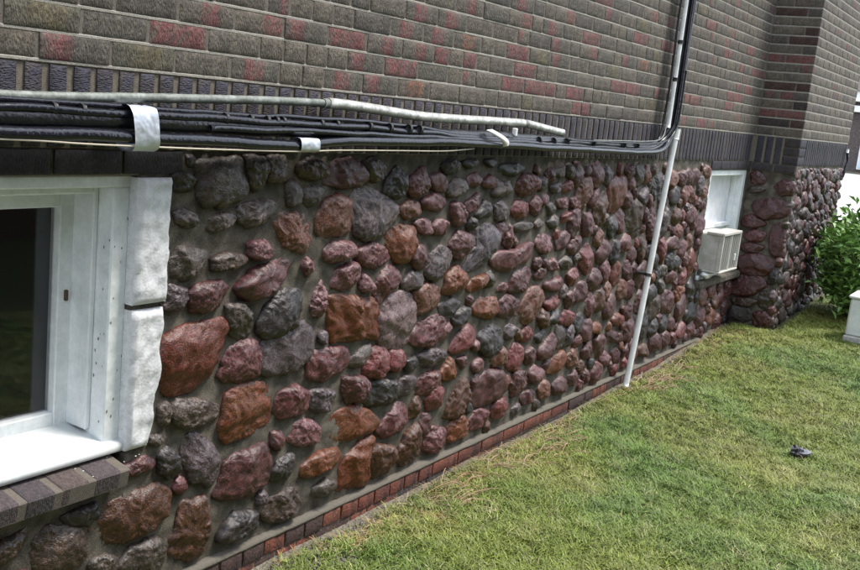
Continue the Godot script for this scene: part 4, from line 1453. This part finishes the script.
func build_fittings() -> void:
	# air conditioner in the right window
	var ac := thing("air_conditioner", "beige window air conditioner with louvred front, jutting from the white window", "air conditioner", Vector3(7.14, 0.6, 0))
	var H := ac.position
	box_part(Vector3(6.93, 0.605, -0.09) - H, Vector3(7.36, 0.872, 0.118) - H, "case", M.appliance, ac, 0.008)
	var st := tool()
	bevel_box(st, Vector3(6.922, 0.862, 0.02) - H, Vector3(7.368, 0.884, 0.145) - H, 0.004)
	bevel_box(st, Vector3(6.922, 0.598, 0.02) - H, Vector3(7.368, 0.612, 0.145) - H, 0.004)
	bevel_box(st, Vector3(6.924, 0.612, 0.11) - H, Vector3(6.945, 0.862, 0.143) - H, 0.004)
	bevel_box(st, Vector3(7.345, 0.612, 0.11) - H, Vector3(7.366, 0.862, 0.143) - H, 0.004)
	bevel_box(st, Vector3(7.13, 0.612, 0.112) - H, Vector3(7.15, 0.862, 0.140) - H, 0.004)
	put(done(st), "front_frame", M.appliance, ac)
	box_part(Vector3(6.945, 0.612, 0.1185) - H, Vector3(7.345, 0.862, 0.1225) - H, "grille_back", M.appliance_dark, ac, 0.0)
	for k in 11:
		var x := 6.965 + k * 0.036
		if absf(x - 7.14) < 0.02: continue
		box_part(Vector3(x - 0.006, 0.616, 0.122) - H, Vector3(x + 0.006, 0.858, 0.136) - H, "louvre", M.louvre, ac, 0.002)
	box_part(Vector3(7.26, 0.67, 0.136) - H, Vector3(7.28, 0.72, 0.146) - H, "label_plate", M.board, ac)
	# white cloth wad stuffed under the unit
	st = tool()
	st.set_smooth_group(0)
	var pts := []
	for j in 9:
		var row := []
		for i in 14:
			var a := TAU * i / 14.0
			var b := PI * j / 8.0
			var d := Vector3(cos(a) * sin(b), cos(b), sin(a) * sin(b))
			var q := d * (1.0 + nz.get_noise_3d(d.x * 90, d.y * 90, d.z * 90) * 0.5)
			row.append(Vector3(q.x * 0.07, q.y * 0.027, q.z * 0.036))
		pts.append(row)
	for j in 8:
		for i in 14: quad(st, pts[j][i], pts[j][(i + 1) % 14], pts[j + 1][(i + 1) % 14], pts[j + 1][i])
	var wad := put(done(st), "cloth_wad", M.plastic, self, Vector3(6.97, 0.574, 0.045))
	tag(wad, "small white wad of cloth under the beige air conditioner", "cloth")

	# white plastic drain pipe leaning on the stones
	var a := Vector3(5.572, 0.030, 0.075)
	var b := Vector3(5.806, 1.555, 0.082)
	var pipe := thing("white_pipe", "thin white plastic pipe standing on the brick base against the stone wall", "pipe", a)
	tube_part([a - a, (b - a) * 0.33 + Vector3(0.004, 0, 0.002), (b - a) * 0.66, b - a], 0.0175, "pipe", M.plastic, pipe, 14)
	tube_part([(b - a) * 0.965, (b - a) * 0.99, b - a + Vector3(0.001, 0.01, 0)], 0.0215, "coupling", M.plastic, pipe, 14)
	tube_part([(b - a) * 0.432, (b - a) * 0.444], 0.0205, "clamp", M.black, pipe, 14)
	box_part((b - a) * 0.438 + Vector3(0.01, -0.008, -0.09), (b - a) * 0.438 + Vector3(0.045, 0.008, -0.005), "bracket", M.black, pipe)

	# bundle of black cables running along under the bricks and up the wall
	var bundle := thing("cable_bundle", "thick bundle of black cables strapped under the brickwork and turning up the wall", "cables", Vector3(1.4, 1.43, 0.06))
	H = bundle.position
	tube_part(rel(H, [[-1.0, 1.424, .085], [0.6, 1.420, .085], [1.38, 1.417, .088], [1.8, 1.414, .088], [2.36, 1.404, .086], [2.47, 1.413, .086], [2.62, 1.423, .085], [3.15, 1.431, .085], [3.7, 1.432, .083], [4.1, 1.425, .083], [4.5, 1.424, .082], [5.1, 1.418, .080], [5.5, 1.425, .078], [5.66, 1.452, .075], [5.755, 1.53, .070], [5.785, 1.65, .074], [5.790, 2.2, .075], [5.792, 2.8, .075], [5.792, 3.6, .075]]), 0.0165, "cable", M.cable, bundle, 12, 0.004)
	tube_part(rel(H, [[-1.0, 1.452, .062], [0.6, 1.450, .062], [1.38, 1.452, .062], [1.8, 1.452, .062], [2.3, 1.450, .060], [2.6, 1.446, .055], [3.2, 1.456, .05], [3.6, 1.462, .05], [4.4, 1.456, .05], [5.2, 1.448, .048], [5.55, 1.455, .046], [5.68, 1.50, .050], [5.75, 1.60, .058], [5.765, 1.8, .058], [5.768, 2.6, .058], [5.768, 3.6, .058]]), [0.027, 0.017], "cable", M.tar, bundle, 14, 0.004)
	tube_part(rel(H, [[-1.0, 1.474, .075], [0.8, 1.472, .075], [1.38, 1.471, .078], [1.8, 1.470, .080], [2.2, 1.470, .080], [2.6, 1.470, .078], [3.0, 1.466, .074], [3.35, 1.458, .068], [3.7, 1.452, .066], [4.4, 1.455, .066], [5.2, 1.450, .062], [5.5, 1.452, .06], [5.62, 1.475, .058], [5.72, 1.55, .080], [5.745, 1.68, .086], [5.748, 2.3, .086], [5.75, 3.6, .086]]), 0.0105, "cable", M.cable, bundle, 10, 0.006)
	tube_part(rel(H, [[-1.0, 1.490, .060], [1.38, 1.487, .062], [1.8, 1.488, .064], [2.2, 1.487, .068], [2.6, 1.490, .070], [2.95, 1.484, .066], [3.2, 1.472, .060], [3.45, 1.468, .055], [3.75, 1.470, .05], [4.4, 1.463, .05], [5.0, 1.462, .05], [5.4, 1.466, .05], [5.6, 1.49, .05], [5.655, 1.57, .048], [5.668, 1.75, .046], [5.668, 2.6, .046], [5.668, 3.6, .046]]), 0.0075, "cable", M.cable, bundle, 8, 0.006)
	tube_part(rel(H, [[2.0, 1.447, .088], [2.3, 1.446, .090], [2.6, 1.452, .088], [3.0, 1.448, .084], [3.6, 1.448, .078], [4.4, 1.440, .078], [5.2, 1.434, .074], [5.55, 1.45, .07], [5.70, 1.53, .068], [5.730, 1.66, .066], [5.732, 2.4, .066], [5.732, 3.6, .066]]), 0.009, "cable", M.cable, bundle, 8, 0.006)
	# lashing loops round the upper cables
	for q in [2.06, 2.16, 2.23, 2.27, 2.30, 2.48, 2.56, 2.74, 2.86, 2.98, 3.05, 1.50, 1.58, 4.02, 4.17, 4.31, 4.62, 5.02, 5.21]:
		var yy := 1.474 if q < 3.1 else 1.457
		tube_part([Vector3(q, yy, .074) - H, Vector3(q + 0.012, yy - 0.002, .074) - H], 0.0165, "lashing", M.black, bundle, 10)
	# bands of silver tape
	for t in [[1.728, 1.808, 1.436, .070, .058, .040], [2.375, 2.465, 1.409, .086, .021, .021]]:
		var s := tool()
		s.set_smooth_group(0)
		var prev := []
		for k in 9:
			var x := lerpf(t[0], t[1], k / 8.0)
			var ring := []
			for i in 22:
				var an := TAU * i / 22.0
				var c := cos(an)
				var sn := sin(an)
				var ry: float = t[4] * pow(absf(sn), 0.6) * signf(sn)
				var rz: float = t[5] * pow(absf(c), 0.6) * signf(c)
				var w := 1.0 + nz.get_noise_3d(x * 700, ry * 900, rz * 900) * 0.07
				ring.append(Vector3(x + (ry + 0.05) * -0.14, t[2] + ry * w, t[3] + rz * w) - H)
			if prev:
				for i in 22: quad(s, prev[i], ring[i], ring[(i + 1) % 22], prev[(i + 1) % 22])
			prev = ring
		put(done(s), "tape_band", M.tape, bundle)
	# white strap near the middle, and a clip
	var s := tool()
	s.set_smooth_group(0)
	var pr := []
	for k in 12:
		var f := k / 11.0
		var c := Vector3(lerpf(3.56, 3.70, f), lerpf(1.482, 1.408, f), 0.070 + sin(f * PI) * 0.040 + 0.01) - H
		var ring := [c + Vector3(-0.022, 0.006, 0), c + Vector3(0.022, 0.010, 0.001), c + Vector3(0.022, 0.008, -0.004), c + Vector3(-0.022, 0.004, -0.005)]
		if pr:
			for i in 4: quad(s, pr[i], ring[i], ring[(i + 1) % 4], pr[(i + 1) % 4])
		pr = ring
	put(done(s), "strap", M.plastic, bundle)
	box_part(Vector3(3.80, 1.468, 0.055) - H, Vector3(3.818, 1.502, 0.075) - H, "clip", M.plastic, bundle)

	# conduit lying on top of the bundle, in two lengths, the far one brighter
	var cond := thing("metal_conduit", "grey metal conduit resting on the black cables below the bricks", "conduit", Vector3(1.4, 1.51, 0.04))
	H = cond.position
	tube_part(rel(H, [[-1.0, 1.492, .036], [0.6, 1.493, .036], [1.38, 1.494, .038], [1.79, 1.511, .038], [2.1, 1.524, .036], [2.35, 1.533, .034], [2.56, 1.537, .032]]), 0.0125, "conduit", M.old_conduit, cond, 14)
	tube_part(rel(H, [[2.545, 1.5365, .032], [2.585, 1.538, .032]]), 0.0155, "coupling", M.old_conduit, cond, 14)
	tube_part(rel(H, [[2.57, 1.538, .032], [2.72, 1.536, .034], [3.1, 1.520, .036], [3.4, 1.520, .036], [3.68, 1.523, .036], [3.92, 1.524, .036], [4.0, 1.521, .036], [4.16, 1.508, .038], [4.33, 1.494, .040]]), 0.0175, "conduit", M.conduit, cond, 14)
	tube_part(rel(H, [[3.93, 1.524, .036], [3.96, 1.523, .036]]), 0.018, "coupling", M.old_conduit, cond, 14)

	# pale wire sagging below the bundle
	var wire := thing("thin_wire", "thin cream wire sagging just below the black cable bundle", "wire", Vector3(1.4, 1.4, 0.1))
	H = wire.position
	tube_part(rel(H, [[-1.0, 1.408, .10], [0.8, 1.404, .10], [1.38, 1.402, .10], [1.58, 1.396, .10], [1.8, 1.392, .10], [2.05, 1.389, .098], [2.37, 1.388, .096], [2.57, 1.394, .095], [2.9, 1.397, .09], [3.23, 1.400, .088], [3.45, 1.412, .084]]), 0.0024, "wire", M.wire, wire, 6)

	# white riser between the upright cables
	var riser := thing("riser_conduit", "white conduit running up the brick wall between upright black cables", "conduit", Vector3(5.70, 1.62, 0.06))
	H = riser.position
	tube_part(rel(H, [[5.680, 1.565, .070], [5.692, 1.65, .066], [5.698, 1.8, .064], [5.700, 2.3, .064], [5.701, 3.6, .064]]), 0.0125, "conduit", M.plastic, riser, 12)
	for q in [1.83, 2.04]: tube_part(rel(H, [[5.699, q, .064], [5.699, q + 0.022, .064]]), 0.0150, "clamp", M.black, riser, 12)
	# loop of thin wire curling up beside it
	var loop := thing("wire_loop", "thin grey wire curling from the cable bundle up beside the white conduit", "wire", Vector3(5.5, 1.45, 0.1))
	H = loop.position
	tube_part(rel(H, [[4.6, 1.470, .085], [5.0, 1.476, .088], [5.3, 1.480, .088], [5.52, 1.495, .088], [5.61, 1.54, .080], [5.640, 1.62, .070], [5.672, 1.74, .060]]), 0.0034, "wire", M.old_conduit, loop, 6)
	tube_part(rel(H, [[4.3, 1.466, .095], [5.0, 1.468, .098], [5.4, 1.473, .098], [5.62, 1.495, .098], [5.75, 1.575, .098], [5.768, 1.70, .098], [5.77, 1.9, .098]]), 0.0045, "wire", M.cable, loop, 6)
	# short cable end on the far corner of the bay
	var tail := thing("cable_tail", "short dark cable with a pale tip hanging at the far end of the bay", "cable", Vector3(BAY_END - 0.05, 1.4, BAY + 0.02))
	H = tail.position
	tube_part(rel(H, [[9.62, 1.50, .36], [9.63, 1.43, .375], [9.60, 1.36, .37], [9.59, 1.28, .365]]), 0.011, "cable", M.cable, tail, 8)
	tube_part(rel(H, [[9.62, 1.50, .36], [9.625, 1.535, .36]]), 0.014, "tip", M.plastic, tail, 8)

# ---------------------------------------------------------------- yard and background

func leafy(at: Vector3, called: String, label: String, wide: float, tall: float, leaves: int, seed_: int, tones: Array, leaf_size: float) -> void:
	var r := RandomNumberGenerator.new()
	r.seed = seed_
	var root := thing(called, label, "shrub", at)
	var stems := tool()
	var tips := []
	for k in 16:
		var a := r.randf() * TAU
		var d := Vector3(cos(a), 0, sin(a)) * wide * r.randf_range(0.1, 0.85)
		var h := tall * r.randf_range(0.55, 0.98)
		var tip := Vector3(d.x, h * (1.0 - 0.25 * d.length() / wide), d.z)
		tube(stems, [Vector3(d.x * 0.08, -0.05, d.z * 0.08), Vector3(d.x * 0.45, h * 0.45, d.z * 0.45), tip], [0.012, 0.004], 6)
		for q in 6:
			tips.append([Vector3(d.x * 0.08, 0, d.z * 0.08).lerp(tip, r.randf_range(0.3, 1.02)) + Vector3(r.randf_range(-1, 1), r.randf_range(-1, 1), r.randf_range(-1, 1)) * wide * 0.18, r.randf_range(0.12, 0.22) * wide * 1.25])
	put(done(stems), "stem", M.twig, root)
	var st := tool()
	st.set_smooth_group(-1)
	for i in leaves:
		var t: Array = tips[r.randi() % tips.size()]
		var p: Vector3 = t[0] + Vector3(r.randfn(), r.randfn(), r.randfn()) * t[1] * 0.55
		p.y = max(p.y, 0.02)
		if p.x + at.x < BAY_END + 0.03 and p.z + at.z < BAY + 0.06: p.z = BAY + 0.06 - at.z + r.randf() * 0.12
		var dir := Vector3(r.randf_range(-1, 1), r.randf_range(-0.3, 0.9), r.randf_range(-1, 1)).normalized()
		var side := dir.cross(Vector3(r.randf_range(-1, 1), 1.0, r.randf_range(-1, 1))).normalized()
		var l := leaf_size * r.randf_range(0.6, 1.3)
		var c: Color = tones[r.randi() % tones.size()]
		var v := r.randf_range(0.7, 1.3)
		st.set_color(Color(c.r * v, c.g * v, c.b * v))
		var up := side.cross(dir) * l * 0.15
		quad(st, p, p + dir * l * 0.5 - side * l * 0.24 + up, p + dir * l, p + dir * l * 0.5 + side * l * 0.24 + up)
	put(done(st), "foliage", M.leaf, root)

func build_yard() -> void:
	leafy(Vector3(8.85, 0.14, 0.76), "leafy_shrub", "bright green leafy shrub at the far end of the stone wall", 0.56, 1.0, 7500, 3, [Color(.105, .215, .040), Color(.145, .270, .058), Color(.070, .145, .030), Color(.20, .33, .09)], 0.075)
	# white box at the edge of the lawn
	var bx := thing("white_box", "white painted utility box standing on the lawn near the shrub", "box", Vector3(8.13, 0.105, 1.05))
	var st := tool()
	bevel_box(st, Vector3(-0.16, 0.06, -0.19), Vector3(0.16, 0.345, 0.19), 0.012)
	put(done(st), "body", M.box_white, bx)
	st = tool()
	bevel_box(st, Vector3(-0.175, 0.345, -0.205), Vector3(0.175, 0.37, 0.205), 0.008)
	put(done(st), "lid", M.box_white, bx)
	st = tool()
	bevel_box(st, Vector3(-0.17, -0.05, -0.2), Vector3(0.17, 0.06, 0.2), 0.008)
	put(done(st), "plinth", M.concrete, bx)
	# dark scrap and twig on the lawn
	var sc := thing("litter_scrap", "crumpled black and pale scrap lying on the lawn", "litter", Vector3(5.15, ground_y(5.15, 1.17) + 0.035, 1.17))
	for part in [[M.scrap, Vector3(0.055, 0.022, 0.03), Vector3(0, 0.004, 0), 4.0], [M.scrap_pale, Vector3(0.04, 0.014, 0.028), Vector3(0.012, 0.010, 0.022), 9.0]]:
		var s := tool()
		s.set_smooth_group(-1)
		var rows := []
		for j in 8:
			var row := []
			for i in 11:
				var a := TAU * i / 11.0
				var b := PI * j / 7.0
				var d := Vector3(cos(a) * sin(b), cos(b), sin(a) * sin(b))
				var k: float = 1.0 + nz2.get_noise_3d(d.x * 60 + part[3], d.y * 60, d.z * 60) * 1.3
				row.append(d * k * part[1] + part[2])
			rows.append(row)
		for j in 7:
			for i in 11: quad(s, rows[j][i], rows[j][(i + 1) % 11], rows[j + 1][(i + 1) % 11], rows[j + 1][i])
		put(done(s), "scrap", part[0], sc)
	tube_part([Vector3(-0.03, 0.0, 0.0), Vector3(-0.07, 0.012, 0.03), Vector3(-0.11, 0.004, 0.05)], 0.004, "twig", M.twig, sc, 6)
	# the brick house across the strip of lawn, seen only in the window glass; it narrows the sky
	var opp := thing("opposite_house", "plain brown brick house wall across the lawn from the stone wall", "house", Vector3(1.0, 0, 5.2))
	box_part(Vector3(-9.0, -0.3, 0.0), Vector3(5.5, 5.2, 6.0), "wall", M.opposite, opp, 0.02)
	box_part(Vector3(-9.4, 5.2, -0.45), Vector3(5.9, 5.4, 6.4), "eaves", M.box_white, opp, 0.02)
	for xx in [-5.0, -1.2, 2.4]:
		var wf := box_part(Vector3(xx, 1.6, -0.03), Vector3(xx + 1.1, 3.1, 0.02), "window", M.box_white, opp, 0.01)
		box_part(Vector3(xx + 0.07, 1.67, -0.05) - wf.position, Vector3(xx + 1.03, 3.03, -0.031) - wf.position, "pane", M.far_glass, wf, 0.0)
	# pale concrete drive behind, and the neighbour's house at its end
	st = tool()
	st.set_smooth_group(0)
	for k in 14:
		var x0 := 13.0 + k * 1.0
		var x1 := x0 + 1.0
		for zz in [[-14.0, -7.0], [-7.0, -2.0], [-2.0, 2.0]]:
			quad(st, Vector3(x0, ground_y(x0, zz[1]) + 0.012, zz[1]), Vector3(x0, ground_y(x0, zz[0]) + 0.012, zz[0]), Vector3(x1, ground_y(x1, zz[0]) + 0.012, zz[0]), Vector3(x1, ground_y(x1, zz[1]) + 0.012, zz[1]))
	tag(put(done(st), "driveway", M.concrete, self), "", "", "", "structure")
	var far := thing("neighbour_house", "far brown house wall with white trim and a pale blue window beyond the drive", "house", Vector3(28.0, 0.85, -4.0))
	var H := far.position
	box_part(Vector3(28.0, 0.3, -9.0) - H, Vector3(34.0, 2.40, 3.0) - H, "wall", M.far_wall, far, 0.02)
	box_part(Vector3(27.7, 2.40, -9.3) - H, Vector3(34.0, 2.56, 3.3) - H, "soffit_board", M.box_white, far, 0.01)
	box_part(Vector3(27.85, 2.56, -9.2) - H, Vector3(34.0, 2.66, 3.2) - H, "frieze", M.far_wall, far, 0.01)
	box_part(Vector3(27.6, 2.66, -9.4) - H, Vector3(34.0, 2.92, 3.4) - H, "fascia", M.box_white, far, 0.01)
	for zz in [-2.62, -5.6]:
		var f := box_part(Vector3(27.95, 0.95, zz) - H, Vector3(28.02, 2.15, zz + 1.1) - H, "window", M.box_white, far, 0.01)
		box_part(Vector3(27.93, 1.0, zz + 0.05) - H - f.position, Vector3(27.948, 2.1, zz + 1.05) - H - f.position, "pane", M.far_pane, f, 0.0)
	# roof
	st = tool()
	quad(st, Vector3(27.5, 2.92, -9.5) - H, Vector3(31.0, 4.6, -9.5) - H, Vector3(31.0, 4.6, 3.5) - H, Vector3(27.5, 2.92, 3.5) - H)
	quad(st, Vector3(34.5, 2.92, 3.5) - H, Vector3(31.0, 4.6, 3.5) - H, Vector3(31.0, 4.6, -9.5) - H, Vector3(34.5, 2.92, -9.5) - H)
	put(done(st), "roof", M.far_wall, far)

# ---------------------------------------------------------------- scene

func _ready() -> void:
	rng.seed = 2024
	nz.noise_type = FastNoiseLite.TYPE_SIMPLEX_SMOOTH
	nz.seed = 5; nz.frequency = 0.03; nz.fractal_octaves = 3
	nz2.noise_type = FastNoiseLite.TYPE_SIMPLEX_SMOOTH
	nz2.seed = 9; nz2.frequency = 0.05; nz2.fractal_octaves = 2
	cell.noise_type = FastNoiseLite.TYPE_CELLULAR
	cell.seed = 3; cell.frequency = 0.22
	cell.cellular_return_type = FastNoiseLite.RETURN_DISTANCE
	# camera
	cam = Camera3D.new()
	cam.name = "camera"
	add_child(cam)
	cam.transform = Transform3D(Basis(Vector3(0.53757, 0.10146, 0.83709), Vector3(0.09877, 0.97833, -0.18200), Vector3(-0.83742, 0.18051, 0.51590)).orthonormalized(), Vector3(0.0, 1.58, 2.07))
	cam.fov = 31.81
	cam.near = 0.05
	cam.far = 400.0
	cam.current = true
	# bright overcast sky
	var env := Environment.new()
	env.background_mode = Environment.BG_SKY
	var sky := Sky.new()
	var sm := ProceduralSkyMaterial.new()
	sm.sky_top_color = Color(.86, .90, .96)
	sm.sky_horizon_color = Color(.80, .83, .87)
	sm.sky_curve = 0.35
	sm.ground_bottom_color = Color(.20, .20, .17)
	sm.ground_horizon_color = Color(.45, .46, .44)
	sm.sun_angle_max = 1.0
	sky.sky_material = sm
	env.sky = sky
	env.background_energy_multiplier = 1.0
	env.tonemap_mode = Environment.TONE_MAPPER_LINEAR
	env.tonemap_exposure = 3.1
	env.sdfgi_enabled = true
	env.ssao_enabled = true
	env.ssil_enabled = true
	var we := WorldEnvironment.new()
	we.name = "world_environment"
	we.environment = env
	add_child(we)
	var sun := DirectionalLight3D.new()
	sun.name = "sun"
	sun.light_energy = 0.50
	sun.light_color = Color(1.0, 0.97, 0.93)
	sun.light_angular_distance = 14.0
	sun.shadow_enabled = true
	add_child(sun)
	sun.look_at_from_position(Vector3(2.2, 7.0, 2.6), Vector3.ZERO)
	make_materials()
	print("materials ", Time.get_ticks_msec())
	build_ground()
	build_house()
	print("house ", Time.get_ticks_msec())
	build_fittings()
	build_yard()
	build_lawn()
	print("done ", Time.get_ticks_msec())
